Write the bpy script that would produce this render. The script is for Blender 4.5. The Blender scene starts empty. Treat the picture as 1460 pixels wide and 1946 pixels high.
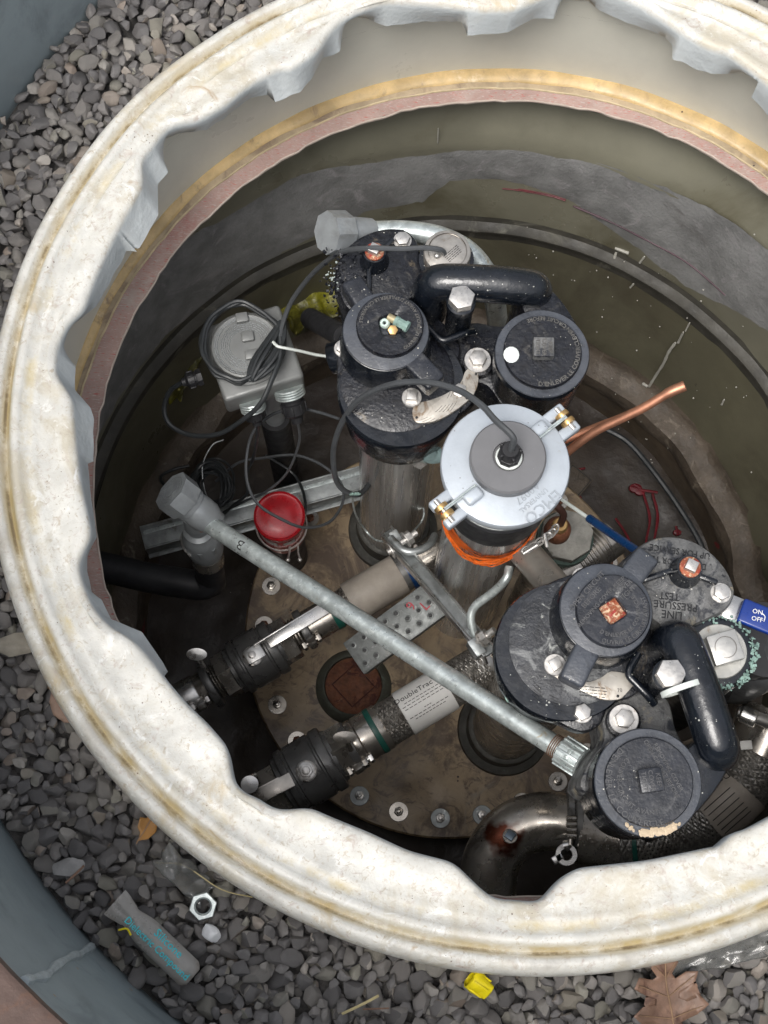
import bpy, bmesh, math, random
import numpy as np
from mathutils import Matrix, Vector, noise, Quaternion
random.seed(7)
rng = np.random.RandomState(11)
R = math.radians
PI = math.pi
sc = bpy.context.scene
COL = sc.collection

# ---------------------------------------------------------------- camera
CAM_H = 1.5
TILT = R(15.92)
ROLL = R(2.05)
FPX = 2597.0
cam_d = bpy.data.cameras.new("camera")
cam = bpy.data.objects.new("camera", cam_d)
COL.objects.link(cam)
cam_d.sensor_fit = 'VERTICAL'
cam_d.sensor_height = 24.0
cam_d.lens = 24.0 * FPX / 1946.0
cam_d.clip_start = 0.02
cam_d.clip_end = 300.0
cam.matrix_world = Matrix.Translation((0, 0, CAM_H)) @ Matrix.Rotation(TILT, 4, 'X') @ Matrix.Rotation(ROLL, 4, 'Z')
sc.camera = cam

# ---------------------------------------------------------------- sky, sun, exposure
SUN_EL, SUN_AZ = R(66), R(212)
w = bpy.data.worlds.new("World")
sc.world = w
w.use_nodes = True
wn = w.node_tree
bg = wn.nodes['Background']
sky = wn.nodes.new('ShaderNodeTexSky')
sky.sky_type = 'NISHITA'
sky.sun_disc = False
sky.sun_elevation = SUN_EL
sky.sun_rotation = SUN_AZ
sky.dust_density = 5.0
sky.air_density = 1.0
hs = wn.nodes.new('ShaderNodeHueSaturation')
hs.inputs['Saturation'].default_value = 0.30
wn.links.new(sky.outputs[0], hs.inputs['Color'])
wn.links.new(hs.outputs[0], bg.inputs['Color'])
bg.inputs['Strength'].default_value = 0.15
sun_d = bpy.data.lights.new("sun", 'SUN')
sun_d.energy = 1.1
sun_d.angle = R(28)
sun_d.color = (1.0, 0.97, 0.93)
sun = bpy.data.objects.new("sun", sun_d)
COL.objects.link(sun)
sdir = Vector((math.sin(SUN_AZ) * math.cos(SUN_EL), math.cos(SUN_AZ) * math.cos(SUN_EL), math.sin(SUN_EL)))
sun.rotation_euler = sdir.to_track_quat('Z', 'Y').to_euler()
sc.view_settings.view_transform = 'Standard'
sc.view_settings.look = 'None'
sc.view_settings.exposure = 0.48
sc.view_settings.gamma = 1.0
sc.view_settings.use_curve_mapping = False
sc.render.engine = 'CYCLES'
sc.cycles.max_bounces = 6
sc.cycles.use_denoising = True

# ---------------------------------------------------------------- helpers
def at(px, py, z):
    """photo pixel -> point on the horizontal plane at height z"""
    u = px - 730.0; v = 973.0 - py
    c, s = math.cos(ROLL), math.sin(ROLL)
    u, v = c * u - s * v, s * u + c * v
    d = FPX * math.cos(TILT) - v * math.sin(TILT)
    D = CAM_H - z
    return Vector((u / d * D, (FPX * math.sin(TILT) + v * math.cos(TILT)) / d * D, z))

def pxm(px, py, z):
    """metres per photo pixel at that place"""
    return (at(px + 1, py, z) - at(px, py, z)).length

def catmull(pts, n=8, closed=False):
    P = [Vector(p) for p in pts]
    out = []
    m = len(P)
    rngi = range(m) if closed else range(m - 1)
    for i in rngi:
        if closed:
            a, b, c, d = P[(i - 1) % m], P[i], P[(i + 1) % m], P[(i + 2) % m]
        else:
            a = P[i - 1] if i > 0 else P[i] * 2 - P[i + 1]
            b, c = P[i], P[i + 1]
            d = P[i + 2] if i + 2 < m else P[i + 1] * 2 - P[i]
        for k in range(n):
            t = k / n
            out.append(0.5 * ((2 * b) + (c - a) * t + (2 * a - 5 * b + 4 * c - d) * t * t + (3 * b - a - 3 * c + d) * t ** 3))
    if not closed:
        out.append(P[-1])
    return out

def frame(o, z, x=None):
    """matrix with origin o, local z along z, local x near x"""
    z = Vector(z).normalized()
    x = Vector(x) if x is not None else (Vector((1, 0, 0)) if abs(z.x) < 0.9 else Vector((0, 1, 0)))
    y = z.cross(x).normalized()
    x = y.cross(z).normalized()
    m = Matrix((x, y, z)).transposed().to_4x4()
    m.translation = Vector(o)
    return m

def T(x, y=0, z=0): return Matrix.Translation((x, y, z))
def RZ(a): return Matrix.Rotation(a, 4, 'Z')

class MB:
    def __init__(s): s.v = []; s.f = []
    def add(s, vs, fs, m=None):
        n = len(s.v)
        if m is not None: vs = [m @ Vector(q) for q in vs]
        s.v.extend([tuple(q) for q in vs])
        s.f.extend([tuple(i + n for i in f) for f in fs])
        return s
    def addbm(s, bm, m=None):
        bm.verts.ensure_lookup_table()
        for i, q in enumerate(bm.verts): q.index = i
        vs = [q.co.copy() for q in bm.verts]; fs = [[q.index for q in f.verts] for f in bm.faces]
        bm.free()
        return s.add(vs, fs, m)
    def lathe(s, prof, seg=32, m=None, capa=True, capb=True, jit=0):
        vs = []; fs = []
        for k, (r, z) in enumerate(prof):
            for i in range(seg):
                a = 2 * PI * i / seg
                vs.append((r * math.cos(a), r * math.sin(a), z))
        for k in range(len(prof) - 1):
            for i in range(seg):
                j = (i + 1) % seg
                fs.append((k * seg + i, k * seg + j, (k + 1) * seg + j, (k + 1) * seg + i))
        if capa: fs.append(tuple(reversed(range(seg))))
        if capb: fs.append(tuple((len(prof) - 1) * seg + i for i in range(seg)))
        return s.add(vs, fs, m)
    def cyl(s, r, z0, z1, seg=24, m=None, bev=0.0):
        if bev > 0: return s.lathe([(r - bev, z0), (r, z0 + bev), (r, z1 - bev), (r - bev * .3, z1 - bev * .3), (r - bev, z1)], seg, m)
        return s.lathe([(r, z0), (r, z1)], seg, m)
    def rod(s, a, b, r, seg=16, r2=None, bev=0):
        a = Vector(a); b = Vector(b); L = (b - a).length
        if r2 is None: return s.cyl(r, 0, L, seg, frame(a, b - a), bev)
        return s.lathe([(r, 0), (r2, L)], seg, frame(a, b - a))
    def tube(s, pts, r, seg=10, closed=False, cap=True):
        P = [Vector(p) for p in pts]; n = len(P); vs = []; fs = []
        rr = r if isinstance(r, (list, tuple)) else [r] * n
        t0 = (P[1] - P[0]).normalized()
        up = Vector((0, 0, 1)) if abs(t0.z) < .9 else Vector((1, 0, 0))
        x = (up - t0 * up.dot(t0)).normalized()
        for i in range(n):
            if closed: t = (P[(i + 1) % n] - P[i - 1]).normalized()
            else: t = (P[min(i + 1, n - 1)] - P[max(i - 1, 0)]).normalized()
            x = (x - t * x.dot(t)).normalized(); y = t.cross(x)
            for k in range(seg):
                a = 2 * PI * k / seg
                vs.append(P[i] + (x * math.cos(a) + y * math.sin(a)) * rr[i])
        for i in range(n if closed else n - 1):
            j = (i + 1) % n
            for k in range(seg):
                l = (k + 1) % seg
                fs.append((i * seg + k, i * seg + l, j * seg + l, j * seg + k))
        if cap and not closed:
            fs.append(tuple(reversed(range(seg)))); fs.append(tuple((n - 1) * seg + k for k in range(seg)))
        return s.add(vs, fs)
    def box(s, sx, sy, sz, m=None, bev=0.0, seg=2):
        bm = bmesh.new(); bmesh.ops.create_cube(bm, size=1.0)
        for q in bm.verts: q.co = Vector((q.co.x * sx, q.co.y * sy, q.co.z * sz))
        if bev > 0: bmesh.ops.bevel(bm, geom=bm.edges[:], offset=bev, segments=seg, profile=.5, affect='EDGES')
        return s.addbm(bm, m)
    def prism(s, pts, z0, z1, m=None, bev=0.0, draft=0.0):
        """outline in local xy from z0 (bottom) to z1 (top), top edge rounded by bev"""
        P = [Vector((p[0], p[1])) for p in pts]
        area = sum(P[i].x * P[(i + 1) % len(P)].y - P[(i + 1) % len(P)].x * P[i].y for i in range(len(P)))
        if area < 0: P.reverse()
        n = len(P)
        def ins(d):
            out = []
            for i in range(n):
                a, b, c = P[i - 1], P[i], P[(i + 1) % n]
                e1 = (b - a).normalized(); e2 = (c - b).normalized()
                n1 = Vector((-e1.y, e1.x)); n2 = Vector((-e2.y, e2.x))
                q = (n1 + n2)
                q = q.normalized() if q.length > 1e-6 else n1
                out.append(b + q * d / max(.4, q.dot(n1)))
            return out
        lev = [(z0, -draft), (z1 - bev, 0)]
        if bev > 0: lev += [(z1 - bev * .3, bev * .3), (z1, bev)]
        else: lev = [(z0, -draft), (z1, 0)]
        vs = []; fs = []
        for (z, d) in lev:
            for q in ins(d): vs.append((q.x, q.y, z))
        for k in range(len(lev) - 1):
            for i in range(n):
                j = (i + 1) % n
                fs.append((k * n + i, k * n + j, (k + 1) * n + j, (k + 1) * n + i))
        fs.append(tuple(reversed(range(n)))); fs.append(tuple((len(lev) - 1) * n + i for i in range(n)))
        return s.add(vs, fs, m)
    def hexp(s, r, z0, z1, m=None, n=6, bev=0.0008):
        pts = [(r * math.cos(2 * PI * i / n), r * math.sin(2 * PI * i / n)) for i in range(n)]
        return s.prism(pts, z0, z1, m, bev)
    def sphere(s, r, c, seg=16, rings=10, sc3=(1, 1, 1)):
        vs = []; prof = []
        for k in range(1, rings):
            a = PI * k / rings; prof.append((r * math.sin(a), -r * math.cos(a)))
        m = T(*c) @ Matrix.Diagonal((*sc3, 1))
        return s.lathe(prof, seg, m)
    def build(s, name, mat, parent=None, label=None, sharp=38, flat=False, kind=None):
        me = bpy.data.meshes.new(name)
        L = ORG.get(parent.name, Vector((0, 0, 0))) if parent else Vector((0, 0, 0))
        vs = s.v if L.length == 0 else [(a - L.x, b - L.y, c - L.z) for a, b, c in s.v]
        me.from_pydata(vs, [], s.f)
        me.materials.append(mat)
        if not flat:
            me.shade_smooth(); me.set_sharp_from_angle(angle=R(sharp))
        o = bpy.data.objects.new(name, me); COL.objects.link(o)
        if parent: o.parent = parent; ORG[o.name] = L
        if label: o['label'] = label
        if kind: o['kind'] = kind
        return o

ORG = {}
def thing(name, loc, label, cat, group=None):
    o = bpy.data.objects.new(name, None); COL.objects.link(o)
    o.empty_display_size = .05
    o.location = loc; ORG[o.name] = Vector(loc)
    o['label'] = label; o['category'] = cat
    if group: o['group'] = group
    return o
def tag(o, label, cat, group=None):
    o['label'] = label; o['category'] = cat
    if group: o['group'] = group
    return o
def inst(o, parent, loc, rot=None, label=None):
    """copy of a small part built around the origin, placed in world space under a thing or part"""
    c = o.copy(); COL.objects.link(c); c.parent = parent
    L = ORG.get(parent.name, Vector((0, 0, 0))) if parent else Vector((0, 0, 0))
    c.location = Vector(loc) - L
    c.rotation_euler = rot or (0, 0, 0)
    if label: c['label'] = label
    return c

# lettering --------------------------------------------------------
_tx = {}
def text_geo(s, size, ext=0.0):
    k = (s,)
    if k not in _tx:
        cu = bpy.data.curves.new("t", 'FONT'); cu.body = s; cu.size = 1.0; cu.resolution_u = 2
        cu.align_x = 'CENTER'; cu.align_y = 'CENTER'; cu.extrude = .05
        ob = bpy.data.objects.new("t", cu); COL.objects.link(ob)
        dg = bpy.context.evaluated_depsgraph_get()
        me = bpy.data.meshes.new_from_object(ob.evaluated_get(dg))
        _tx[k] = ([tuple(v.co) for v in me.vertices], [tuple(p.vertices) for p in me.polygons])
        bpy.data.objects.remove(ob); bpy.data.curves.remove(cu); bpy.data.meshes.remove(me)
    V, F = _tx[k]
    return [(x * size, y * size, z / .05 * ext) for x, y, z in V], F
def text_at(mb, s, size, m, ext=.0006, sx=1.0):
    V, F = text_geo(s, size, ext)
    mb.add([(x * sx, y, z) for x, y, z in V], F, m)
def text_arc(mb, s, size, m, rad, ang, ext=.0006, inward=True, sx=1.0):
    """text on a circle. inward: tops towards the centre, reads counter-clockwise"""
    V, F = text_geo(s, size, ext)
    out = []
    for x, y, z in V:
        x *= sx
        if inward: a = ang + x / rad; r = rad - y
        else: a = ang - x / rad; r = rad + y
        out.append((r * math.cos(a), r * math.sin(a), z))
    mb.add(out, F, m)
def text_cyl(mb, s, size, m, rad, along, ang, ext=.0003, sx=1.0, flip=False):
    """text on a cylinder whose axis is local z: reads along the axis"""
    V, F = text_geo(s, size, ext)
    out = []
    for x, y, z in V:
        if flip: x, y = -x, -y
        a = ang - y / rad
        out.append(((rad + z) * math.cos(a), (rad + z) * math.sin(a), along + x * sx))
    mb.add(out, F, m)
def pxframe(px, py, z, dx, dy):
    """frame on a horizontal plane whose x axis points along pixel direction (dx, dy)"""
    o = at(px, py, z); x = at(px + dx, py + dy, z) - o
    return frame(o, (0, 0, 1), x)

# materials --------------------------------------------------------
def M(name, col, rough=.5, metal=0., var=.25, vs=14., stains=(), bump=.0, bs=120., rv=.12, specks=None, bd=.002, coat=0., spec=.5, trans=0., bump2=None, coords='Object', sss=None, stretch=None):
    m = bpy.data.materials.new(name); m.use_nodes = True
    nt = m.node_tree; N = nt.nodes; Lk = nt.links
    b = N['Principled BSDF']
    tc = N.new('ShaderNodeTexCoord')
    vec = tc.outputs[coords]
    if stretch:
        mpg = N.new('ShaderNodeMapping'); mpg.inputs['Scale'].default_value = stretch; Lk.new(vec, mpg.inputs[0]); vec = mpg.outputs[0]
    def nz(scale, det=6, rg=.6, dist=0.):
        n = N.new('ShaderNodeTexNoise'); n.inputs['Scale'].default_value = scale
        n.inputs['Detail'].default_value = det; n.inputs['Roughness'].default_value = rg
        n.inputs['Distortion'].default_value = dist
        Lk.new(vec, n.inputs['Vector']); return n.outputs['Fac']
    def mr(f, a, b_, c=0., d=1.):
        n = N.new('ShaderNodeMapRange'); n.interpolation_type = 'SMOOTHSTEP'
        for k, v in zip(('From Min', 'From Max', 'To Min', 'To Max'), (a, b_, c, d)): n.inputs[k].default_value = v
        Lk.new(f, n.inputs['Value']); return n.outputs['Result']
    def mix(f, a, b_, mode='MIX'):
        n = N.new('ShaderNodeMix'); n.data_type = 'RGBA'; n.blend_type = mode
        if isinstance(f, float): n.inputs[0].default_value = f
        else: Lk.new(f, n.inputs[0])
        for i, q in ((6, a), (7, b_)):
            if isinstance(q, (tuple, list)): n.inputs[i].default_value = (*q[:3], 1)
            else: Lk.new(q, n.inputs[i])
        return n.outputs[2]
    lo = [c * (1 - var) for c in col]; hi = [min(1, c * (1 + var)) for c in col]
    c = mix(mr(nz(vs, 8, .65), .32, .68), lo, hi)
    for i, st in enumerate(stains):
        sc_, a, b_, scale = st[:4]
        dist = st[4] if len(st) > 4 else .4
        c = mix(mr(nz(scale, 9, .68, dist), a, b_), c, sc_)
    if specks:
        scol, sscale, thr = specks
        v = N.new('ShaderNodeTexVoronoi'); v.inputs['Scale'].default_value = sscale
        Lk.new(tc.outputs[coords], v.inputs['Vector'])
        # only some cells carry a speck, of differing size
        sep = N.new('ShaderNodeSeparateColor'); Lk.new(v.outputs['Color'], sep.inputs[0])
        thn = N.new('ShaderNodeMath'); thn.operation = 'MULTIPLY'; tm = N.new('ShaderNodeMath'); tm.operation = 'MULTIPLY'; tm.inputs[1].default_value = thr * 1.5; Lk.new(mr(nz(sscale * .07, 4, .6), .46, .64), tm.inputs[0]); Lk.new(tm.outputs[0], thn.inputs[1])
        pw = N.new('ShaderNodeMath'); pw.operation = 'POWER'; pw.inputs[1].default_value = 7.0
        Lk.new(sep.outputs[0], pw.inputs[0]); Lk.new(pw.outputs[0], thn.inputs[0])
        lt = N.new('ShaderNodeMath'); lt.operation = 'LESS_THAN'
        Lk.new(v.outputs['Distance'], lt.inputs[0]); Lk.new(thn.outputs[0], lt.inputs[1])
        c = mix(lt.outputs[0], c, scol)
    Lk.new(c, b.inputs['Base Color'])
    b.inputs['Metallic'].default_value = metal
    Lk.new(mr(nz(vs * 1.7, 6), .3, .7, max(.03, rough - rv), min(1, rough + rv)), b.inputs['Roughness'])
    b.inputs['Coat Weight'].default_value = coat
    b.inputs['Coat Roughness'].default_value = .15
    b.inputs['Specular IOR Level'].default_value = spec
    if trans: b.inputs['Transmission Weight'].default_value = trans
    if sss: b.inputs['Subsurface Weight'].default_value = sss; b.inputs['Subsurface Scale'].default_value = .01
    if bump > 0:
        bn = N.new('ShaderNodeBump'); bn.inputs['Strength'].default_value = bump; bn.inputs['Distance'].default_value = bd
        Lk.new(nz(bs, 5, .6), bn.inputs['Height']); last = bn
        if bump2:
            b2 = N.new('ShaderNodeBump'); b2.inputs['Strength'].default_value = bump2[0]; b2.inputs['Distance'].default_value = bump2[2]
            Lk.new(nz(bump2[1], 4, .55, .5), b2.inputs['Height']); Lk.new(bn.outputs[0], b2.inputs['Normal']); last = b2
        Lk.new(last.outputs[0], b.inputs['Normal'])
    m['_'] = 1
    return m

TAN = (.42, .31, .17)
mat_rim = M('rim_fibreglass', (.61, .60, .555), .42, 0, .10, 24, stains=[((.50, .46, .37), .46, .66, 9, 1.2), ((.48, .38, .22), .57, .72, 6, .9), ((.40, .30, .19), .60, .74, 17, 1.4), ((.44, .37, .32), .55, .72, 60, .8), ((.70, .695, .66), .56, .66, 26, 2.0), ((.45, .40, .32), .54, .68, 120, 1.5), ((.36, .30, .23), .63, .71, 210, .8), ((.30, .23, .17), .67, .74, 38, 3.0)], bump=.5, bs=150, bd=.0015, specks=((.20, .16, .13), 330, .24), bump2=(.5, 18, .005))
mat_rimlip = mat_rim
mat_neck = M('neck_wall', (.66, .645, .56), .38, 0, .06, 5, stains=[((.56, .54, .46), .55, .8, 4, .3)], bump=.12, bs=90, specks=((.2, .18, .14), 40, .08))
mat_glue = M('adhesive', (.56, .40, .19), .38, 0, .2, 22, stains=[((.30, .21, .12), .54, .70, 26, .8), ((.75, .62, .42), .6, .72, 9)], bump=.4, bs=70, specks=((.05, .03, .02), 70, .16))
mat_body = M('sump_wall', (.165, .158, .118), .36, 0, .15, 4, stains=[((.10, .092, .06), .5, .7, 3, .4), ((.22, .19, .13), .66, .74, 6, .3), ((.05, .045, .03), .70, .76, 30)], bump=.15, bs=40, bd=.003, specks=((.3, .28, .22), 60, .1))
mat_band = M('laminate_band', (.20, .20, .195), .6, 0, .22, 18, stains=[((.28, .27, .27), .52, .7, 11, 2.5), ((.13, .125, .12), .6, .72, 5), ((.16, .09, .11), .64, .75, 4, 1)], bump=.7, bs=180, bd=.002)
mat_lower = M('lower_wall', (.105, .098, .066), .38, 0, .18, 4, stains=[((.07, .062, .042), .48, .68, 3, .8), ((.15, .13, .09), .62, .72, 6, .6), ((.035, .03, .022), .66, .74, 26)], bump=.2, bs=40, bd=.003, specks=((.3, .28, .22), 60, .1))  # darker copy of the sump wall, shade low in the pit put into colour
mat_lam = M('laminate_joint', (.095, .075, .056), .6, 0, .3, 16, stains=[((.26, .22, .17), .56, .72, 20, 1.5), ((.05, .038, .03), .55, .72, 9, .5)], bump=.8, bs=120, bd=.003)
mat_floor = M('sump_floor', (.036, .026, .018), .5, 0, .3, 9, stains=[((.035, .024, .018), .48, .66, 8, .6), ((.09, .07, .048), .60, .74, 13, .6)], bump=.5, bs=50, bd=.004, specks=((.3, .28, .24), 80, .1))
mat_lid = M('manway_lid', (.36, .265, .16), .45, 0, .25, 9, stains=[((.10, .066, .042), .46, .62, 6, 1.2), ((.16, .11, .07), .5, .62, 22, 1.5), ((.30, .26, .20), .60, .74, 10, .8), ((.05, .04, .035), .64, .74, 15, .3), ((.33, .31, .27), .68, .76, 40)], bump=.4, bs=70, bd=.002, specks=((.05, .03, .025), 110, .2))
mat_black = M('black_paint', (.006, .008, .012), .22, 0, .3, 30, stains=[((.035, .038, .045), .58, .74, 34, .9), ((.07, .065, .055), .66, .76, 70)], bump=.45, bs=80, bd=.0015, specks=((.42, .42, .38), 330, .30), spec=.7)
mat_blackd = M('dusty_black_paint', (.009, .010, .014), .28, 0, .3, 40, stains=[((.060, .057, .052), .54, .70, 46, 1.2), ((.15, .12, .08), .62, .74, 16, 1.6), ((.004, .004, .006), .50, .60, 90), ((.24, .22, .18), .69, .75, 150)], bump=.65, bs=200, bd=.0016, specks=((.55, .53, .47), 330, .26), spec=.6)
mat_cap = M('slate_black_casting', (.018, .020, .026), .30, 0, .3, 40, stains=[((.065, .066, .07), .52, .70, 50, .9), ((.13, .11, .08), .66, .76, 70, 1)], bump=.6, bs=260, bd=.0009, specks=((.5, .48, .42), 420, .28), spec=.6)
mat_hood = M('blue_grey_casting', (.055, .061, .073), .36, 0, .2, 30, stains=[((.022, .025, .032), .54, .70, 34, .9), ((.14, .13, .11), .66, .76, 90)], bump=.5, bs=240, bd=.0012, specks=((.5, .48, .42), 380, .28), spec=.6)  # blue-grey tone, lighter than the black paint of the sides
mat_dustcast = M('dusty_grey_casting', (.12, .12, .118), .48, 0, .4, 50, stains=[((.018, .02, .026), .48, .62, 30, 1.4), ((.30, .26, .18), .58, .72, 20, 1.2), ((.34, .37, .35), .62, .72, 75, .8), ((.012, .013, .016), .60, .70, 120)], bump=1.0, bs=200, bd=.0015, specks=((.55, .53, .47), 240, .2))
mat_galv = M('galvanised_steel', (.52, .57, .56), .36, .6, .2, 60, stains=[((.74, .78, .76), .52, .68, 120, .4), ((.40, .33, .22), .64, .76, 40, .8), ((.30, .33, .33), .56, .70, 22, .8)], bump=.3, bs=220, bd=.0008, rv=.1)
mat_galvd = M('dirty_galvanised', (.36, .38, .38), .5, .8, .2, 50, stains=[((.15, .14, .12), .52, .7, 18, .6), ((.5, .52, .52), .6, .74, 90)], bump=.2, bs=220, bd=.0008)
mat_steel = M('stainless', (.62, .61, .59), .30, .95, .15, 20, stains=[((.25, .22, .19), .6, .75, 16, .4)], bump=.08, bs=100, bd=.0005)
mat_steeld = M('dark_stainless', (.40, .37, .33), .28, .85, .25, 16, stains=[((.10, .08, .065), .5, .7, 12, .5)], bump=.15, bs=90, bd=.0008)
mat_iron = M('dark_valve_body', (.15, .147, .142), .36, .45, .15, 40, stains=[((.05, .045, .04), .55, .7, 25)], bump=.35, bs=400, bd=.0006)
mat_bolt = M('bolt_steel', (.60, .58, .55), .38, .8, .18, 90, stains=[((.33, .27, .21), .58, .72, 90, .5)], bump=.2, bs=300, bd=.0005)
mat_fit = M('grey_fitting', (.33, .35, .36), .45, .35, .12, 30, stains=[((.22, .22, .21), .55, .75, 18)], bump=.3, bs=220, bd=.0008)
mat_box = M('grey_box', (.21, .215, .21), .48, .3, .1, 20, stains=[((.19, .19, .18), .55, .75, 12), ((.5, .5, .46), .74, .8, 40)], bump=.2, bs=260, bd=.0008, specks=((.6, .58, .5), 150, .15))
mat_ell = M('white_alloy', (.45, .49, .53), .42, .25, .08, 20, stains=[((.40, .42, .44), .58, .74, 14, .8), ((.32, .30, .27), .66, .74, 50)], bump=.2, bs=260, bd=.0008, specks=((.15, .15, .15), 260, .2))
mat_gdisk = M('grey_plastic', (.15, .15, .155), .5, 0, .08, 20, stains=[((.22, .22, .22), .62, .76, 12)], bump=.1, bs=260, bd=.0006, specks=((.6, .6, .58), 160, .16))
mat_rub = M('black_rubber', (.018, .018, .020), .5, 0, .25, 30, stains=[((.06, .058, .055), .6, .75, 18)], bump=.15, bs=200, bd=.0006)
mat_cable = M('black_cable', (.025, .028, .030), .45, 0, .2, 30, stains=[((.07, .07, .07), .62, .75, 30)])
mat_cabg = M('grey_cable', (.060, .064, .068), .42, 0, .12, 20)
mat_red = M('red_paint', (.36, .008, .014), .28, 0, .25, 20, stains=[((.16, .005, .008), .6, .76, 14)], bump=.1, bs=120, bd=.0006, specks=((.8, .4, .4), 150, .14), coat=.3)
mat_brass = M('brass', (.62, .40, .17), .35, .85, .2, 60, stains=[((.34, .20, .08), .56, .7, 80)], bump=.1)
mat_copper = M('copper', (.56, .27, .17), .50, .75, .2, 18, stains=[((.30, .12, .07), .55, .7, 14), ((.18, .10, .08), .64, .72, 50)], bump=.1, bs=100)
mat_rust = M('rust', (.17, .065, .032), .75, 0, .3, 60, stains=[((.07, .02, .014), .5, .65, 40), ((.26, .16, .09), .62, .72, 70)], bump=.8, bs=180)
mat_orust = M('orange_residue', (.30, .085, .035), .6, 0, .4, 110, stains=[((.62, .46, .30), .50, .62, 120, 1.5), ((.30, .02, .015), .52, .62, 90, 1), ((.12, .05, .03), .6, .7, 150)], bump=.8, bs=200)
mat_teal = M('verdigris', (.22, .33, .29), .7, 0, .25, 60, stains=[((.45, .58, .50), .55, .7, 70), ((.12, .25, .24), .6, .7, 40)], bump=.9, bs=160, bd=.002)
mat_yel = M('yellow_seal', (.60, .40, .12), .4, 0, .2, 20, stains=[((.25, .16, .06), .55, .7, 20)])
mat_plate = M('nameplate', (.48, .45, .40), .4, .5, .2, 40, stains=[((.24, .17, .11), .50, .66, 36, 1.2), ((.62, .6, .56), .6, .7, 80), ((.60, .22, .09), .76, .8, 30)], bump=.1, bs=200, bd=.0004)
mat_sleeve = M('label_sleeve', (.62, .61, .585), .5, 0, .05, 20, stains=[((.46, .42, .36), .58, .76, 14, .6)])
mat_sleeved = M('dirty_sleeve', (.34, .30, .255), .55, 0, .15, 20, stains=[((.17, .13, .10), .56, .74, 14, .6)], bump=.2, bs=150, specks=((.08, .06, .05), 180, .2))
mat_ink = M('ink', (.02, .02, .02), .6, 0, .1)
mat_green = M('green_band', (.012, .085, .065), .4, 0, .15)
mat_blue = M('blue_vinyl', (.007, .032, .20), .35, 0, .12, 20, specks=((.4, .42, .5), 200, .1))
mat_bluec = M('blue_sheath', (.006, .035, .11), .35, 0, .15)
mat_white = M('white_nylon', (.66, .70, .66), .45, 0, .06)
mat_wtext = M('white_print', (.75, .75, .75), .5, 0, .02)
mat_orange = M('orange_tape', (.62, .12, .015), .4, 0, .2, 40, stains=[((.45, .07, .01), .55, .7, 30)])
mat_ybag = M('yellow_film', (.19, .18, .012), .4, 0, .3, 14, stains=[((.05, .046, .008), .42, .58, 12, .8), ((.45, .40, .12), .62, .7, 40)], bump=.5, bs=30, bd=.01)
mat_rpaint = M('red_marking', (.15, .008, .014), .5, 0, .3, 30)
mat_skirt = M('grey_skirt', (.25, .295, .31), .5, 0, .10, 5, stains=[((.19, .225, .24), .52, .7, 7, .8), ((.28, .31, .32), .62, .72, 12, 1.0)], bump=.15, bs=60, specks=((.34, .25, .13), 60, .14))
mat_rustp = M('rusty_steel', (.105, .068, .055), .6, .1, .25, 12, stains=[((.15, .075, .045), .52, .7, 20), ((.06, .05, .055), .55, .7, 9)], bump=.5, bs=80)
mat_conc = M('concrete', (.30, .29, .27), .8, 0, .12, 3, stains=[((.22, .21, .2), .5, .7, 1.2)], bump=.5, bs=60, bd=.003)
mat_soil = M('gravel_bed', (.085, .08, .075), .85, 0, .35, 40, bump=1, bs=120, bd=.006)
mat_leafv = M('leaf_vein', (.27, .17, .10), .6)
mat_leaf = M('oak_leaf', (.21, .125, .085), .5, 0, .3, 40, stains=[((.10, .05, .035), .50, .66, 30, 1), ((.30, .20, .14), .6, .7, 60)], bump=.4, bs=80)
mat_leaf2 = M('tan_leaf', (.36, .18, .05), .6, 0, .2, 30, stains=[((.16, .07, .03), .55, .7, 20)], bump=.4, bs=80)
mat_straw = M('straw', (.50, .42, .22), .6, 0, .2)
mat_yplas = M('yellow_plastic', (.80, .66, .01), .3, 0, .1, 30)
mat_packet = M('milky_film', (.42, .40, .37), .3, 0, .1, 14, stains=[((.26, .22, .18), .48, .7, 14)], trans=.30, bump=.4, bs=40, bd=.003)
mat_clear = M('clear_film', (.62, .62, .60), .15, 0, .1, 14, trans=.85, bump=.5, bs=40, bd=.004)
mat_cyan = M('cyan_print', (.02, .66, .74), .5, 0, .05)
mat_chip = M('white_chip', (.80, .80, .80), .5, 0, .08, 60, bump=.3)

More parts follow.
